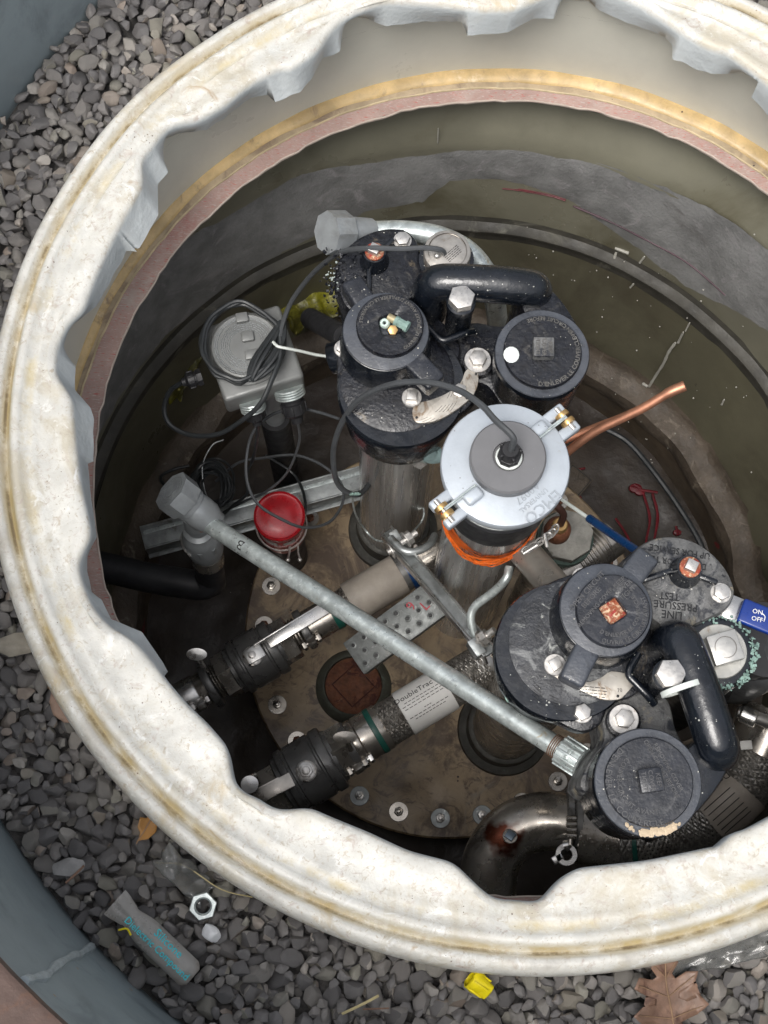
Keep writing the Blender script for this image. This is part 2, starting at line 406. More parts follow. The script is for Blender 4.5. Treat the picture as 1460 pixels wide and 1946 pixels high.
def stone_mat():
    m = M('gravel_stone', (.185, .180, .174), .62, 0, .12, 60, stains=[((.21, .20, .19), .56, .74, 40, .8), ((.09, .085, .085), .6, .75, 30)], bump=.55, bs=260, bd=.0016)
    nt = m.node_tree; N = nt.nodes; Lk = nt.links
    b = N['Principled BSDF']; src = b.inputs['Base Color'].links[0].from_socket
    geo = N.new('ShaderNodeNewGeometry'); oi = N.new('ShaderNodeObjectInfo')
    ad = N.new('ShaderNodeMath'); ad.operation = 'ADD'
    Lk.new(geo.outputs['Random Per Island'], ad.inputs[0]); Lk.new(oi.outputs['Random'], ad.inputs[1])
    fr = N.new('ShaderNodeMath'); fr.operation = 'FRACT'; Lk.new(ad.outputs[0], fr.inputs[0])
    cr = N.new('ShaderNodeValToRGB'); e = cr.color_ramp.elements
    e[0].position = 0; e[0].color = (.62, .60, .61, 1); e[1].position = 1; e[1].color = (2.0, 1.95, 1.85, 1)
    for p, c in ((.35, (.85, .83, .84)), (.60, (1.05, 1.0, .98)), (.80, (1.25, 1.20, 1.13)), (.9, (1.25, 1.22, 1.05)), (.94, (1.35, 1.12, .95))):
        q = e.new(p); q.color = (*c, 1)
    Lk.new(fr.outputs[0], cr.inputs[0])
    mx = N.new('ShaderNodeMix'); mx.data_type = 'RGBA'; mx.blend_type = 'MULTIPLY'; mx.inputs[0].default_value = 1
    Lk.new(src, mx.inputs[6]); Lk.new(cr.outputs[0], mx.inputs[7]); Lk.new(mx.outputs[2], b.inputs['Base Color'])
    return m
mat_stone = stone_mat()
mat_letc = M('worn_black_letter', (.085, .085, .088), .40, 0, .3, 60)
mat_letd = M('black_letter', (.006, .007, .009), .42, 0, .2, 60, specks=((.3, .3, .28), 400, .2))  # letters blacker than the cover they stand on
mat_letg = M('rubbed_letter', (.13, .125, .115), .45, 0, .3, 90)
mat_lete = M('shaded_alloy_letter', (.36, .39, .42), .42, .3, .1, 60)

def band_mat():
    """cut fibreglass edge: pink resin with short red strands"""
    m = M('cut_fibreglass', (.37, .25, .215), .55, 0, .15, 12, stains=[((.40, .33, .29), .50, .70, 8, .6), ((.32, .13, .115), .58, .76, 5, 1), ((.22, .17, .14), .60, .74, 30, 1)], bump=.6, bs=160, bd=.002, specks=((.04, .02, .02), 60, .14))
    nt = m.node_tree; N = nt.nodes; Lk = nt.links
    b = N['Principled BSDF']; src = b.inputs['Base Color'].links[0].from_socket
    tc = N.new('ShaderNodeTexCoord')
    for k, rot in enumerate((.4, 1.5, 2.5)):
        mp = N.new('ShaderNodeMapping'); mp.inputs['Rotation'].default_value = (0, 0, rot); mp.inputs['Scale'].default_value = (130, 900, 60)
        Lk.new(tc.outputs['Object'], mp.inputs[0])
        v = N.new('ShaderNodeTexNoise'); v.inputs['Scale'].default_value = 1; v.inputs['Detail'].default_value = 2
        Lk.new(mp.outputs[0], v.inputs['Vector'])
        r_ = N.new('ShaderNodeMapRange'); r_.inputs['From Min'].default_value = .62; r_.inputs['From Max'].default_value = .70
        Lk.new(v.outputs['Fac'], r_.inputs['Value'])
        mx = N.new('ShaderNodeMix'); mx.data_type = 'RGBA'
        Lk.new(r_.outputs[0], mx.inputs[0]); Lk.new(src, mx.inputs[6]); mx.inputs[7].default_value = (.42, .08, .07, 1) if k == 1 else (.46, .38, .34, 1)
        src = mx.outputs[2]
    Lk.new(src, b.inputs['Base Color'])
    return m
mat_pink = band_mat()
mat_tanl = M('tan_ledge', (.40, .31, .20), .5, 0, .2, 20, stains=[((.22, .16, .11), .50, .66, 14, .8), ((.33, .16, .08), .62, .74, 10, .8), ((.48, .41, .28), .58, .70, 30)], bump=.6, bs=120, specks=((.04, .02, .02), 90, .2))
mat_plated = M('weathered_cover', (.030, .032, .037), .42, 0, .4, 40, stains=[((.17, .175, .175), .50, .60, 16, 1.3), ((.36, .37, .35), .56, .66, 34, 1), ((.20, .17, .11), .62, .74, 22, 1), ((.01, .011, .014), .56, .68, 60)], bump=.9, bs=220, bd=.0016, specks=((.55, .53, .47), 300, .2))
# ================================================================ ground, skirt
SKC = Vector((.2835, .601, 0)); SKR = .881
GZ = -.095
def ringmesh(c0, r0, z0, c1, r1, z1, seg=160, mb=None):
    mb = mb or MB()
    vs = []; fs = []
    for c, r, z in ((c0, r0, z0), (c1, r1, z1)):
        for i in range(seg):
            a = 2 * PI * i / seg; vs.append((c[0] + r * math.cos(a), c[1] + r * math.sin(a), z))
    for i in range(seg):
        j = (i + 1) % seg; fs.append((i, seg + i, seg + j, j))
    mb.add(vs, fs); return mb
CN = Vector((.166, .567, 0))        # neck centre
CB = Vector((.118, .505, 0))        # body centre
CR = Vector((.103, .483, 0))        # lower collar centre

pave = ringmesh(SKC, SKR + .10, .328, SKC, 80, .328).build('pavement', mat_conc, kind='structure')
gbed = MB()
ringmesh(CN, .60, GZ, SKC, SKR + .004, GZ, mb=gbed)
bed = gbed.build('ground', mat_soil, kind='structure')

skirt = thing('access_skirt', SKC + Vector((0, 0, GZ)), 'round grey skirt wall with a rusty steel frame around the gravel', 'manhole frame')
ringmesh(SKC, SKR, .325, SKC, SKR, GZ - .03).build('skirt_wall', mat_skirt, skirt)
fr = MB()
seg = 160
prof = [(SKR + .1, .325), (SKR + .1, .335), (SKR + .004, .335), (SKR - .002, .331), (SKR - .002, .316)]
vs = []; fs = []
for r, z in prof:
    for i in range(seg):
        a = 2 * PI * i / seg; vs.append((SKC.x + r * math.cos(a), SKC.y + r * math.sin(a), z))
for k in range(len(prof) - 1):
    for i in range(seg):
        j = (i + 1) % seg; fs.append((k * seg + i, k * seg + j, (k + 1) * seg + j, (k + 1) * seg + i))
fr.add(vs, fs); fr.build('steel_frame', mat_rustp, skirt)
# pale sealed joint in the skirt: a raised bead running down the wall
def on_skirt(px, py):
    best = None
    for k in range(90):
        z = GZ + k * .005
        p = at(px, py, z); e = abs((p - SKC).xy.length - SKR)
        if best is None or e < best[0]: best = (e, p)
    p = best[1]; d = (p - SKC).xy.normalized() * (SKR - .0005)
    return Vector((SKC.x + d.x, SKC.y + d.y, p.z))
jp = [on_skirt(*q) for q in ((46, 1865), (62, 1861), (85, 1857), (105, 1838), (130, 1822), (150, 1815), (172, 1801))]
MB().tube(catmull(jp, 5), [.0045 + .001 * math.sin(i * .9) for i in range(31)], 8).build('sealed_joint', M('pale_sealant', (.36, .40, .41), .6, 0, .15, 60, bump=.5), skirt)

# ================================================================ the sump itself
sump = thing('containment_sump', (CN.x, CN.y, -.95), 'round fibreglass containment sump with a ragged white rim sunk in the gravel', 'sump')
# --- ragged rim, traced edge points
fold_px = [(599,34),(583,96),(575,101),(527,129),(470,158),(431,192),(374,225),(331,230),(307,249),(288,278),(268,297),(273,345),(254,379),(225,431),(201,479),(177,532),(158,585),(129,609),(115,638),(108,654),(104,704),(137,751),(142,816),(151,906),(169,989),(173,1018),(151,1054),(148,1079),(169,1140),(202,1183),(252,1212),(288,1252),(317,1292),(354,1335),(393,1372),(433,1418),(440,1472),(454,1500),(500,1520),(517,1536),(548,1537),(587,1532),(627,1550),(701,1580),(778,1616),(865,1638),(901,1674),(937,1707),(1032,1714),(1061,1674),(1097,1649),(1235,1634),(1373,1605),(1460,1631)]
free_px = [(1460,125),(1449,154),(1408,138),(1351,141),(1278,112),(1278,86),(1262,68),(1189,42),(1142,21),(1116,0),(1067,0),(1054,34),(1012,36),(965,62),(887,68),(880,44),(867,39),(800,42),(736,50),(700,36),(662,29),(648,38),(650,72),(647,98),(614,110),(592,149),(571,175),(523,194),(508,180),(475,187),(427,223),(393,247),(336,254),(309,268),(312,307),(320,326),(300,350),(301,407),(283,441),(261,479),(244,470),(225,508),(201,551),(182,585),(144,611),(122,633),(120,666),(144,697),(142,740),(173,776),(178,794),(178,877),(167,879),(173,942),(180,989),(184,1021),(166,1057),(166,1086),(175,1126),(194,1140),(211,1176),(270,1201),(310,1259),(326,1290)]
ZF = -.052
def polar(pts, z, c):
    out = []
    for k in range(len(pts) - 1):
        for t in range(6):
            f = t / 6
            p = at(pts[k][0] * (1 - f) + pts[k + 1][0] * f, pts[k][1] * (1 - f) + pts[k + 1][1] * f, z) - c
            out.append((math.degrees(math.atan2(p.y, p.x)) % 360, p.xy.length))
    return out
pf = polar(fold_px, 0, CN); pz = polar(free_px, ZF, CN)
NS = 1440
angs = np.arange(NS) * 360.0 / NS
def table(pairs):
    pairs = sorted(pairs); a = np.array([p[0] for p in pairs]); r = np.array([p[1] for p in pairs])
    return np.interp(angs, a, r, period=360), a
ff, fa = table(pf); zz, za = table(pz)
lob = .532 + .014 * np.cos(np.radians((angs + 12) * 9)) + .006 * np.cos(np.radians(angs * 22))
foldR = np.zeros(NS); freeR = np.zeros(NS)
fmin, fmax = 118.5, min(p[0] for p in pf if p[0] > 270) if False else 0
for i, a in enumerate(angs):
    inf = 125 <= a <= 293.5; inz = 57.5 <= a <= 218.5
    free = zz[i] if inz else None
    fold = ff[i] if inf else None
    if fold is None: fold = (free if free is not None else lob[i])
    if free is None: free = fold + .001
    foldR[i] = fold; freeR[i] = free
def smooth(x, n):
    k = np.ones(n) / n; return np.convolve(np.r_[x[-n:], x, x[:n]], k, 'same')[n:-n]
f2 = smooth(foldR, 9)
m_ = (angs > 50) & (angs < 125)
f2 = np.where(m_, smooth(foldR, 45) - .006, f2)
foldR = smooth(f2, 5)
for i, a in enumerate(angs):
    if not (57.5 <= a <= 218.5): freeR[i] = foldR[i] + .002
ro = .637
foldS = smooth(foldR, 141)
prof = [(0, ro - .004, -.085), (0, ro, -.075), (0, ro + .001, -.030), (0, ro - .002, -.012), (0, ro - .007, -.003), (0, ro - .013, 0.0), (0, ro - .0185, -.002), (0, ro - .021, -.011), (0, ro - .025, -.013),
        (0, ro - .029, -.008), (0, ro - .032, .001), (0, ro - .037, .0035), (0, ro - .043, .001), (0, ro - .047, -.005), (0, ro - .055, -.0045)]
rows = []
for i in range(NS):
    a = math.radians(angs[i]); row = []
    wob = .0012 * noise.noise((math.cos(a) * 4, math.sin(a) * 4, 0))
    for _, r, z in prof: row.append((r + wob, z + .002 * noise.noise((math.cos(a) * 3, math.sin(a) * 3, 5))))
    fo = foldR[i]; r0 = ro - .055; r1 = fo + .012
    for k in range(1, 9):
        t = k / 9; r = r0 + ((foldS[i] + .014) * (1 - t ** 3) + r1 * t ** 3 - r0) * t
        z = -.0025 - .004 * math.sin(PI * t) + .0035 * noise.noise((math.cos(a) * r * 16, math.sin(a) * r * 16, 2)) + .0015 * noise.noise((math.cos(a) * r * 45, math.sin(a) * r * 45, 9))
        row.append((r, z))
    row += [(r1 - .001, -.003), (fo + .005, -.0045), (fo + .0015, -.009), (fo, -.015)]
    fr_ = freeR[i]
    # depth of the torn edge varies a little
    dz = ZF - .0 + .004 * noise.noise((a * 30, 1, 1))
    row += [(fo * .6 + fr_ * .4, -.015 + (dz + .015) * .45), (fr_, dz), (fr_ + .004, dz - .0005), (fr_ + .006, dz + .006), (fo + .008, -.018), (fo + .02, -.012), (ro - .03, -.014)]
    rows.append(row)
def polmesh(rows, c, mb=None):
    mb = mb or MB(); n = len(rows); m = len(rows[0]); vs = []; fs = []
    for i, row in enumerate(rows):
        a = 2 * PI * i / n; ca, sa = math.cos(a), math.sin(a)
        for r, z in row: vs.append((c.x + r * ca, c.y + r * sa, z))
    for i in range(n):
        j = (i + 1) % n
        for k in range(m - 1): fs.append((i * m + k, j * m + k, j * m + k + 1, i * m + k + 1))
    mb.add(vs, fs); return mb
def rimmat():
    m = mat_rim; nt = m.node_tree; N = nt.nodes; Lk = nt.links
    b = N['Principled BSDF']; src = b.inputs['Base Color'].links[0].from_socket
    tc = N.new('ShaderNodeTexCoord')
    mp = N.new('ShaderNodeVectorMath'); mp.operation = 'MULTIPLY'; mp.inputs[1].default_value = (1, 1, 0)
    Lk.new(tc.outputs['Object'], mp.inputs[0])
    ln = N.new('ShaderNodeVectorMath'); ln.operation = 'LENGTH'; Lk.new(mp.outputs[0], ln.inputs[0])
    nz = N.new('ShaderNodeTexNoise'); nz.inputs['Scale'].default_value = 16; nz.inputs['Detail'].default_value = 12; nz.inputs['Roughness'].default_value = .72
    Lk.new(tc.outputs['Object'], nz.inputs['Vector'])
    for (r, wd, col, a, b_) in ((ro - .026, .009, (.47, .38, .20), .36, .60), (ro - .050, .008, (.54, .46, .28), .48, .66), (ro - .012, .008, (.44, .42, .38), .50, .66), (ro - .023, .0026, (.20, .16, .10), .46, .60)):
        s = N.new('ShaderNodeMath'); s.operation = 'SUBTRACT'; Lk.new(ln.outputs['Value'], s.inputs[0]); s.inputs[1].default_value = r
        ab = N.new('ShaderNodeMath'); ab.operation = 'ABSOLUTE'; Lk.new(s.outputs[0], ab.inputs[0])
        m1 = N.new('ShaderNodeMapRange'); m1.inputs['From Min'].default_value = wd; m1.inputs['From Max'].default_value = wd * .3; Lk.new(ab.outputs[0], m1.inputs['Value'])
        m2 = N.new('ShaderNodeMapRange'); m2.inputs['From Min'].default_value = a; m2.inputs['From Max'].default_value = b_; Lk.new(nz.outputs['Fac'], m2.inputs['Value'])
        mu = N.new('ShaderNodeMath'); mu.operation = 'MULTIPLY'; Lk.new(m1.outputs[0], mu.inputs[0]); Lk.new(m2.outputs[0], mu.inputs[1])
        mx = N.new('ShaderNodeMix'); mx.data_type = 'RGBA'; Lk.new(mu.outputs[0], mx.inputs[0]); Lk.new(src, mx.inputs[6]); mx.inputs[7].default_value = (*col, 1)
        src = mx.outputs[2]
    # cleaner bluish moulded face of the turned-down skirt
    sp = N.new('ShaderNodeSeparateXYZ'); Lk.new(tc.outputs['Object'], sp.inputs[0])
    m3 = N.new('ShaderNodeMapRange'); m3.inputs['From Min'].default_value = .95 - .007; m3.inputs['From Max'].default_value = .95 - .014
    Lk.new(sp.outputs[2], m3.inputs['Value'])
    lt = N.new('ShaderNodeMath'); lt.operation = 'LESS_THAN'; lt.inputs[1].default_value = ro - .05; Lk.new(ln.outputs['Value'], lt.inputs[0])
    mu = N.new('ShaderNodeMath'); mu.operation = 'MULTIPLY'; Lk.new(m3.outputs[0], mu.inputs[0]); Lk.new(lt.outputs[0], mu.inputs[1])
    mu2 = N.new('ShaderNodeMath'); mu2.operation = 'MULTIPLY'; Lk.new(mu.outputs[0], mu2.inputs[0]); mu2.inputs[1].default_value = .85
    mx = N.new('ShaderNodeMix'); mx.data_type = 'RGBA'; Lk.new(mu2.outputs[0], mx.inputs[0]); Lk.new(src, mx.inputs[6]); mx.inputs[7].default_value = (.56, .60, .61, 1)
    Lk.new(mx.outputs[2], b.inputs['Base Color'])
rimmat()
polmesh(rows, CN).build('rim', mat_rim, sump, sharp=60)

def rings(specs, seg=256, jz=0, jr=0, js=8, sub=1):
    """specs: list of (centre, r, z) rings"""
    vs = []; fs = []
    L = []
    for k in range(len(specs) - 1):
        for t in range(sub):
            f = t / sub; a, b = specs[k], specs[k + 1]
            L.append((a[0].lerp(b[0], f), a[1] * (1 - f) + b[1] * f, a[2] * (1 - f) + b[2] * f))
    L.append(specs[-1])
    for (c, r, z) in L:
        for i in range(seg):
            a = 2 * PI * i / seg; ca, sa = math.cos(a), math.sin(a)
            rr = r + jr * noise.noise((ca * js, sa * js, z * js)) if jr else r
            zz_ = z + jz * noise.noise((ca * js + 7, sa * js, z * js)) if jz else z
            vs.append((c.x + rr * ca, c.y + rr * sa, zz_))
    for k in range(len(L) - 1):
        for i in range(seg):
            j = (i + 1) % seg; fs.append((k * seg + i, k * seg + j, (k + 1) * seg + j, (k + 1) * seg + i))
    return MB().add(vs, fs)
rings([(CN, .600, -.012), (CN, .600, -.236)]).build('neck_wall', mat_neck, sump)
CS = Vector((-.005, -.009, 0))
rings([(CN, .602, -.2255), (CN + CS * .3, .5985, -.2262), (CN + CS * .6, .594, -.2285), (CN + CS * .8, .590, -.2315), (CN + CS * .85, .588, -.236)], jr=.0025, jz=.0022, js=9, sub=2).build('adhesive_bead', mat_glue, sump)
rings([(CN + CS * .8, .591, -.2330), (CN + CS * .95, .585, -.2338), (CN + CS, .5815, -.2350)], jr=.0015, jz=.0008, js=14, sub=2).build('tan_ledge', mat_tanl, sump)
rings([(CN + CS, .5832, -.2346), (CN + CS, .5822, -.2330), (CN + CS, .5808, -.2334), (CN + CS, .5802, -.2352)], jr=.0022, js=20).build('resin_line', M('resin_line', (.52, .42, .26), .4, 0, .2, 30), sump)
rings([(CN + CS, .583, -.2350), (CN + CS * .5, .570, -.2372), (CN, .5555, -.2392)], jr=.0008, jz=.0008, js=24, sub=3).build('cut_edge', mat_pink, sump)
rings([(CN, .5562, -.2382), (CN, .5550, -.2383), (CN, .5543, -.2395), (CN, .5550, -.2430), (CN, .5600, -.2450), (CN, .62, -.262)], jr=.0035, js=26).build('edge_lip', M('pale_resin', (.50, .42, .36), .4, 0, .15, 30, bump=.3), sump)
def c_at(z):
    t = (-.25 - z) / .57; return CN.lerp(CR, max(0, min(1, t)))
# body wall: upper part, laminate band, ledge seam, lower wall
wallp = [(-.258, .618), (-.30, .624), (-.36, .620), (-.42, .616), (-.50, .607), (-.560, .600)]
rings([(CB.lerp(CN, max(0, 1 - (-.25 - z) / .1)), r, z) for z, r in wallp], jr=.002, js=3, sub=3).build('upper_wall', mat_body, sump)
# laminate band with ragged edges lying 3 mm proud of the wall
BT = ([40, 56, 67, 75, 94, 105, 116, 126, 150, 180, 270], [-.335, -.342, -.358, -.365, -.375, -.382, -.362, -.372, -.345, -.34, -.34])
BBt = ([38, 53, 60, 67, 75, 85, 93, 97, 106, 112, 118, 129, 147, 180, 270], [-.500, -.552, -.545, -.515, -.475, -.455, -.470, -.525, -.530, -.545, -.568, -.568, -.565, -.565, -.55])
NB = 360; vs = []; fs = []
for i in range(NB):
    a = 2 * PI * i / NB; ca, sa = math.cos(a), math.sin(a)
    ad = math.degrees(a)
    zt = float(np.interp(ad, BT[0], BT[1], period=360)) + .006 * noise.noise((ca * 5, sa * 5, 1)) + .005 * noise.noise((ca * 25, sa * 25, 1)) + .003 * noise.noise((ca * 60, sa * 60, 1))
    zb = float(np.interp(ad, BBt[0], BBt[1], period=360)) + .006 * noise.noise((ca * 16, sa * 16, 3)) + .004 * noise.noise((ca * 50, sa * 50, 3))
    for k in range(7):
        t = k / 6; z = zt + (zb - zt) * t
        r = np.interp(-z, [.258, .30, .36, .42, .50, .56, .6], [.618, .624, .620, .616, .607, .600, .595])
        r -= .0035 * math.sin(PI * t) ** .4 + .0008 * noise.noise((ca * 12, sa * 12, z * 30)) - .0012
        vs.append((CB.x + r * ca, CB.y + r * sa, z))
for i in range(NB):
    j = (i + 1) % NB
    for k in range(6): fs.append((i * 7 + k, j * 7 + k, j * 7 + k + 1, i * 7 + k + 1))
MB().add(vs, fs).build('laminate_band', mat_band, sump)
rings([(CB, .600, -.555), (CB, .597, -.566), (CB, .587, -.571), (CB, .583, -.575), (CB, .583, -.580), (CB, .589, -.584), (CB, .587, -.61)], jr=.002, js=6).build('seam_ledge', M('shaded_ledge', (.045, .042, .034), .6, 0, .3, 14, stains=[((.13, .125, .10), .56, .70, 9, .8)], bump=.4), sump)  # ledge colour darkened throughout, the shade of the crease painted in
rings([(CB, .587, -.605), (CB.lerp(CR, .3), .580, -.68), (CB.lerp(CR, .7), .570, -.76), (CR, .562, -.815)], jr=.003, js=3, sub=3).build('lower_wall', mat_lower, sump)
rings([(CR, .566, -.790), (CR, .560, -.806), (CR, .550, -.813), (CR, .538, -.818), (CR, .526, -.826), (CR, .522, -.85), (CR, .524, -.865)], jr=.010, jz=.004, js=9, sub=2).build('laminate_joint', mat_lam, sump)
mat_coll = M('collar_wall', (.10, .075, .05), .45, 0, .25, 12, stains=[((.05, .04, .03), .5, .7, 9), ((.28, .012, .02), .62, .68, 7, .5)], bump=.3, bs=70)
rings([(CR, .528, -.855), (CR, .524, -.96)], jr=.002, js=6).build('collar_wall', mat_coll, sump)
fl = MB(); vs = []; fs = []
NR, NA = 40, 160
for k in range(NR + 1):
    for i in range(NA):
        a = 2 * PI * i / NA; r = .545 * k / NR
        x, y = CR.x + r * math.cos(a), CR.y + r * math.sin(a)
        vs.append((x, y, -.945 + .012 * noise.noise((x * 9, y * 9, 0)) + .004 * noise.noise((x * 30, y * 30, 0))))
for k in range(NR):
    for i in range(NA):
        j = (i + 1) % NA; fs.append((k * NA + i, k * NA + j, (k + 1) * NA + j, (k + 1) * NA + i))
fl.add(vs, fs).build('sump_floor', mat_floor, kind='structure', sharp=180)

# ================================================================ gravel
def stone_mesh(k, sub, seed):
    rg = random.Random(seed)
    bm = bmesh.new(); bmesh.ops.create_icosphere(bm, subdivisions=sub, radius=1)
    pl = []
    for _ in range(9 + rg.randrange(5)):
        n = Vector((rg.gauss(0, 1), rg.gauss(0, 1), rg.gauss(0, 1))).normalized(); pl.append((n, rg.uniform(.50, .80)))
    o = Vector((rg.random() * 50, 0, 0))
    for v in bm.verts:
        for n, d in pl:
            q = v.co.dot(n) - d
            if q > 0: v.co -= n * q * .93
        v.co *= 1 + .10 * noise.noise(v.co * 1.7 + o)
    sx, sy, sz = 1, rg.uniform(.62, .92), rg.uniform(.38, .66)
    for v in bm.verts: v.co = Vector((v.co.x * sx, v.co.y * sy, v.co.z * sz)) * 1.3
    V = [tuple(v.co) for v in bm.verts]; 
    for i, v in enumerate(bm.verts): v.index = i
    F = [tuple(q.index for q in f.verts) for f in bm.faces]
    bm.free(); return V, F
VAR = [stone_mesh(k, 3, 100 + k) for k in range(18)]
VARL = [stone_mesh(k, 2, 100 + k) for k in range(18)]
def in_view(x, y, z, pad=40):
    p = Vector((x, y, z - CAM_H)); fw = p.y * math.sin(TILT) - p.z * math.cos(TILT); up = p.y * math.cos(TILT) + p.z * math.sin(TILT)
    u = FPX * p.x / fw; v = FPX * up / fw
    c, s = math.cos(-ROLL), math.sin(-ROLL); u, v = c * u - s * v, s * u + c * v
    return -pad < 730 + u < 1460 + pad and -pad < 973 - v < 1946 + pad
cells = {}
top = []
def clear(x, y, r, f):
    gx, gy = int(x / .02), int(y / .02)
    for i in range(gx - 2, gx + 3):
        for j in range(gy - 2, gy + 3):
            for (a, b, q) in cells.get((i, j), ()):
                if (a - x) ** 2 + (b - y) ** 2 < ((q + r) * f) ** 2: return False
    return True
KEEP = []
rg = random.Random(5)
def area_ok(x, y, m=0.0):
    return (Vector((x, y)) - CN.xy).length > .632 + m and (Vector((x, y)) - SKC.xy).length < SKR - .004 - m
for pas, (rmin, rmax, tries) in enumerate(((.0105, .0135, 9000), (.0075, .0105, 40000), (.005, .0075, 60000))):
    for _ in range(tries):
        a = rg.random() * 2 * PI; q = math.sqrt(rg.random()) * SKR
        x, y = SKC.x + q * math.cos(a), SKC.y + q * math.sin(a)
        r = rg.uniform(rmin, rmax)
        if not area_ok(x, y, r * .3): continue
        if not clear(x, y, r, .70): continue
        cells.setdefault((int(x / .02), int(y / .02)), []).append((x, y, r))
        top.append((x, y, r))
def slope(x, y):
    return GZ + .010 + .008 * noise.noise((x * 7, y * 7, 3))
stones = []
for (x, y, r) in top:
    z = slope(x, y) + rg.uniform(.002, .012) + (.004 if r < .009 else 0)
    stones.append((x, y, z, r, True))
for _ in range(15000):
    a = rg.random() * 2 * PI; q = math.sqrt(rg.random()) * SKR
    x, y = SKC.x + q * math.cos(a), SKC.y + q * math.sin(a)
    if area_ok(x, y): stones.append((x, y, slope(x, y) - rg.uniform(.001, .012), rg.uniform(.008, .012), False))
vis = [s for s in stones if s[4] and in_view(*s[:3], pad=10)]
vis.sort(key=lambda s: -s[3])
big = set(id(s) for s in vis[:300])
me_var = []
for V, F in VAR:
    me = bpy.data.meshes.new('stone'); me.from_pydata(V, [], F); me.materials.append(mat_stone); me.shade_smooth(); me.set_sharp_from_angle(angle=R(24)); me_var.append(me)
gv = MB(); BV = []; BF = []; nb = 0
for s in stones:
    x, y, z, r, t = s
    k = rg.randrange(18); e = (rg.uniform(-.6, .6), rg.uniform(-.6, .6), rg.uniform(0, 2 * PI))
    if id(s) in big:
        o = bpy.data.objects.new('stone', me_var[k]); COL.objects.link(o); o.parent = bed
        o.location = (x, y, z); o.rotation_euler = e; o.scale = (r, r, r)
    else:
        V, F = (VAR if (t and in_view(x, y, z)) else VARL)[k]
        from mathutils import Euler
        m = np.array(Matrix.Translation((x, y, z)) @ Euler(e).to_matrix().to_4x4() @ Matrix.Scale(r, 4))
        A = np.array(V) @ m[:3, :3].T + m[:3, 3]
        BV.append(A); BF.append(np.array(F) + nb); nb += len(V)
BV = np.concatenate(BV); BF = np.concatenate(BF)
me = bpy.data.meshes.new('gravel'); me.vertices.add(len(BV)); me.vertices.foreach_set('co', BV.ravel())
me.loops.add(BF.size); me.loops.foreach_set('vertex_index', BF.ravel().astype(np.int32))
me.polygons.add(len(BF)); me.polygons.foreach_set('loop_start', (np.arange(len(BF)) * 3).astype(np.int32))
me.update(calc_edges=True); me.validate(); me.materials.append(mat_stone); me.shade_smooth(); me.set_sharp_from_angle(angle=R(24))
go = bpy.data.objects.new('gravel', me); COL.objects.link(go); go['kind'] = 'stuff'; tag(go, 'loose dark grey crushed stone filling the space round the sump', 'gravel')

# pale drips, scuffs and marks that sit on the wall
def on_wall(px, py):
    best = None
    for k in range(120):
        z = -.27 - k * .0045
        p = at(px, py, z)
        if z > -.60: c = CB; r = float(np.interp(-z, [.258, .30, .36, .42, .50, .56, .6], [.618, .624, .620, .616, .607, .600, .584]))
        else: t = (-.605 - z) / .21; c = CB.lerp(CR, t); r = .584 - .022 * t
        e = abs((p - c).xy.length - r)
        if best is None or e < best[0]: best = (e, p, c)
    e, p, c = best
    return p + (c - Vector((p.x, p.y, 0))).normalized() * .0015
dr_ = MB(); rg = random.Random(31)
for pts, r in (([(1285, 650), (1272, 668), (1262, 690), (1246, 715), (1235, 733)], .0028), ([(1300, 630), (1290, 650)], .0022), ([(1312, 612), (1304, 628)], .0016), ([(1320, 576), (1316, 584)], .0018), ([(1172, 478), (1165, 500)], .0024), ([(1226, 486), (1217, 498)], .0020), ([(1192, 506), (1188, 516)], .0018), ([(1205, 538), (1199, 545)], .0018), ([(1222, 727), (1232, 733)], .0034), ([(1378, 758), (1373, 768)], .0018), ([(1170, 470), (1196, 480)], .0030), ([(833, 242), (832, 270)], .0012)):
    P_ = catmull([on_wall(*q) for q in pts], 4); dr_.tube(P_, [r * (.7 + .4 * abs(math.sin(i * 1.9))) for i in range(len(P_))], 6)
for _ in range(70):
    q = on_wall(rg.uniform(1000, 1440), rg.uniform(430, 900)); s1 = rg.uniform(.0006, .0018); dr_.sphere(s1, q, 6, 4)
dr_.build('pale_drip', M('pale_drip', (.34, .33, .29), .6, 0, .2), sump, kind='stuff')
rm_ = MB()
P_ = catmull([on_wall(*q) for q in ((955, 357), (985, 360), (1020, 366), (1050, 372), (1075, 380))], 4); rm_.tube(P_, [.0010 + .0012 * abs(noise.noise((i * .6, 0, 2))) for i in range(len(P_))], 6); rm_.tube([p + Vector((0, 0, .004)) for p in P_[4:]], .0009, 6)
rm_.build('red_stroke', M('dull_red_stroke', (.13, .02, .025), .6), sump)
rm_ = MB(); P_ = catmull([on_wall(*q) for q in ((1090, 390), (1160, 420), (1240, 460), (1310, 500), (1380, 560))], 6); rm_.tube(P_, [.0012 + .0018 * abs(noise.noise((i * .35, 0, 0))) for i in range(len(P_))], 6)
rm_.build('purple_stroke', M('dull_purple_stroke', (.085, .05, .06), .7), sump)
# ================================================================ manway lid
LZ = -.865
LC = Vector((.1154, .458, LZ))
lid = thing('manway_lid', LC + Vector((0, 0, -.05)), 'large brown bolted round lid at the bottom of the sump', 'tank lid')
lm = MB()
lm.lathe([(.345, -.022), (.351, -.018), (.352, -.004), (.349, 0), (.25, .0006), (.12, 0), (.02, .0008)], 128, T(*LC))
lm.build('plate', mat_lid, lid)
MB().cyl(.315, -.085, -.022, 96, T(*LC)).build('neck', mat_floor, lid)
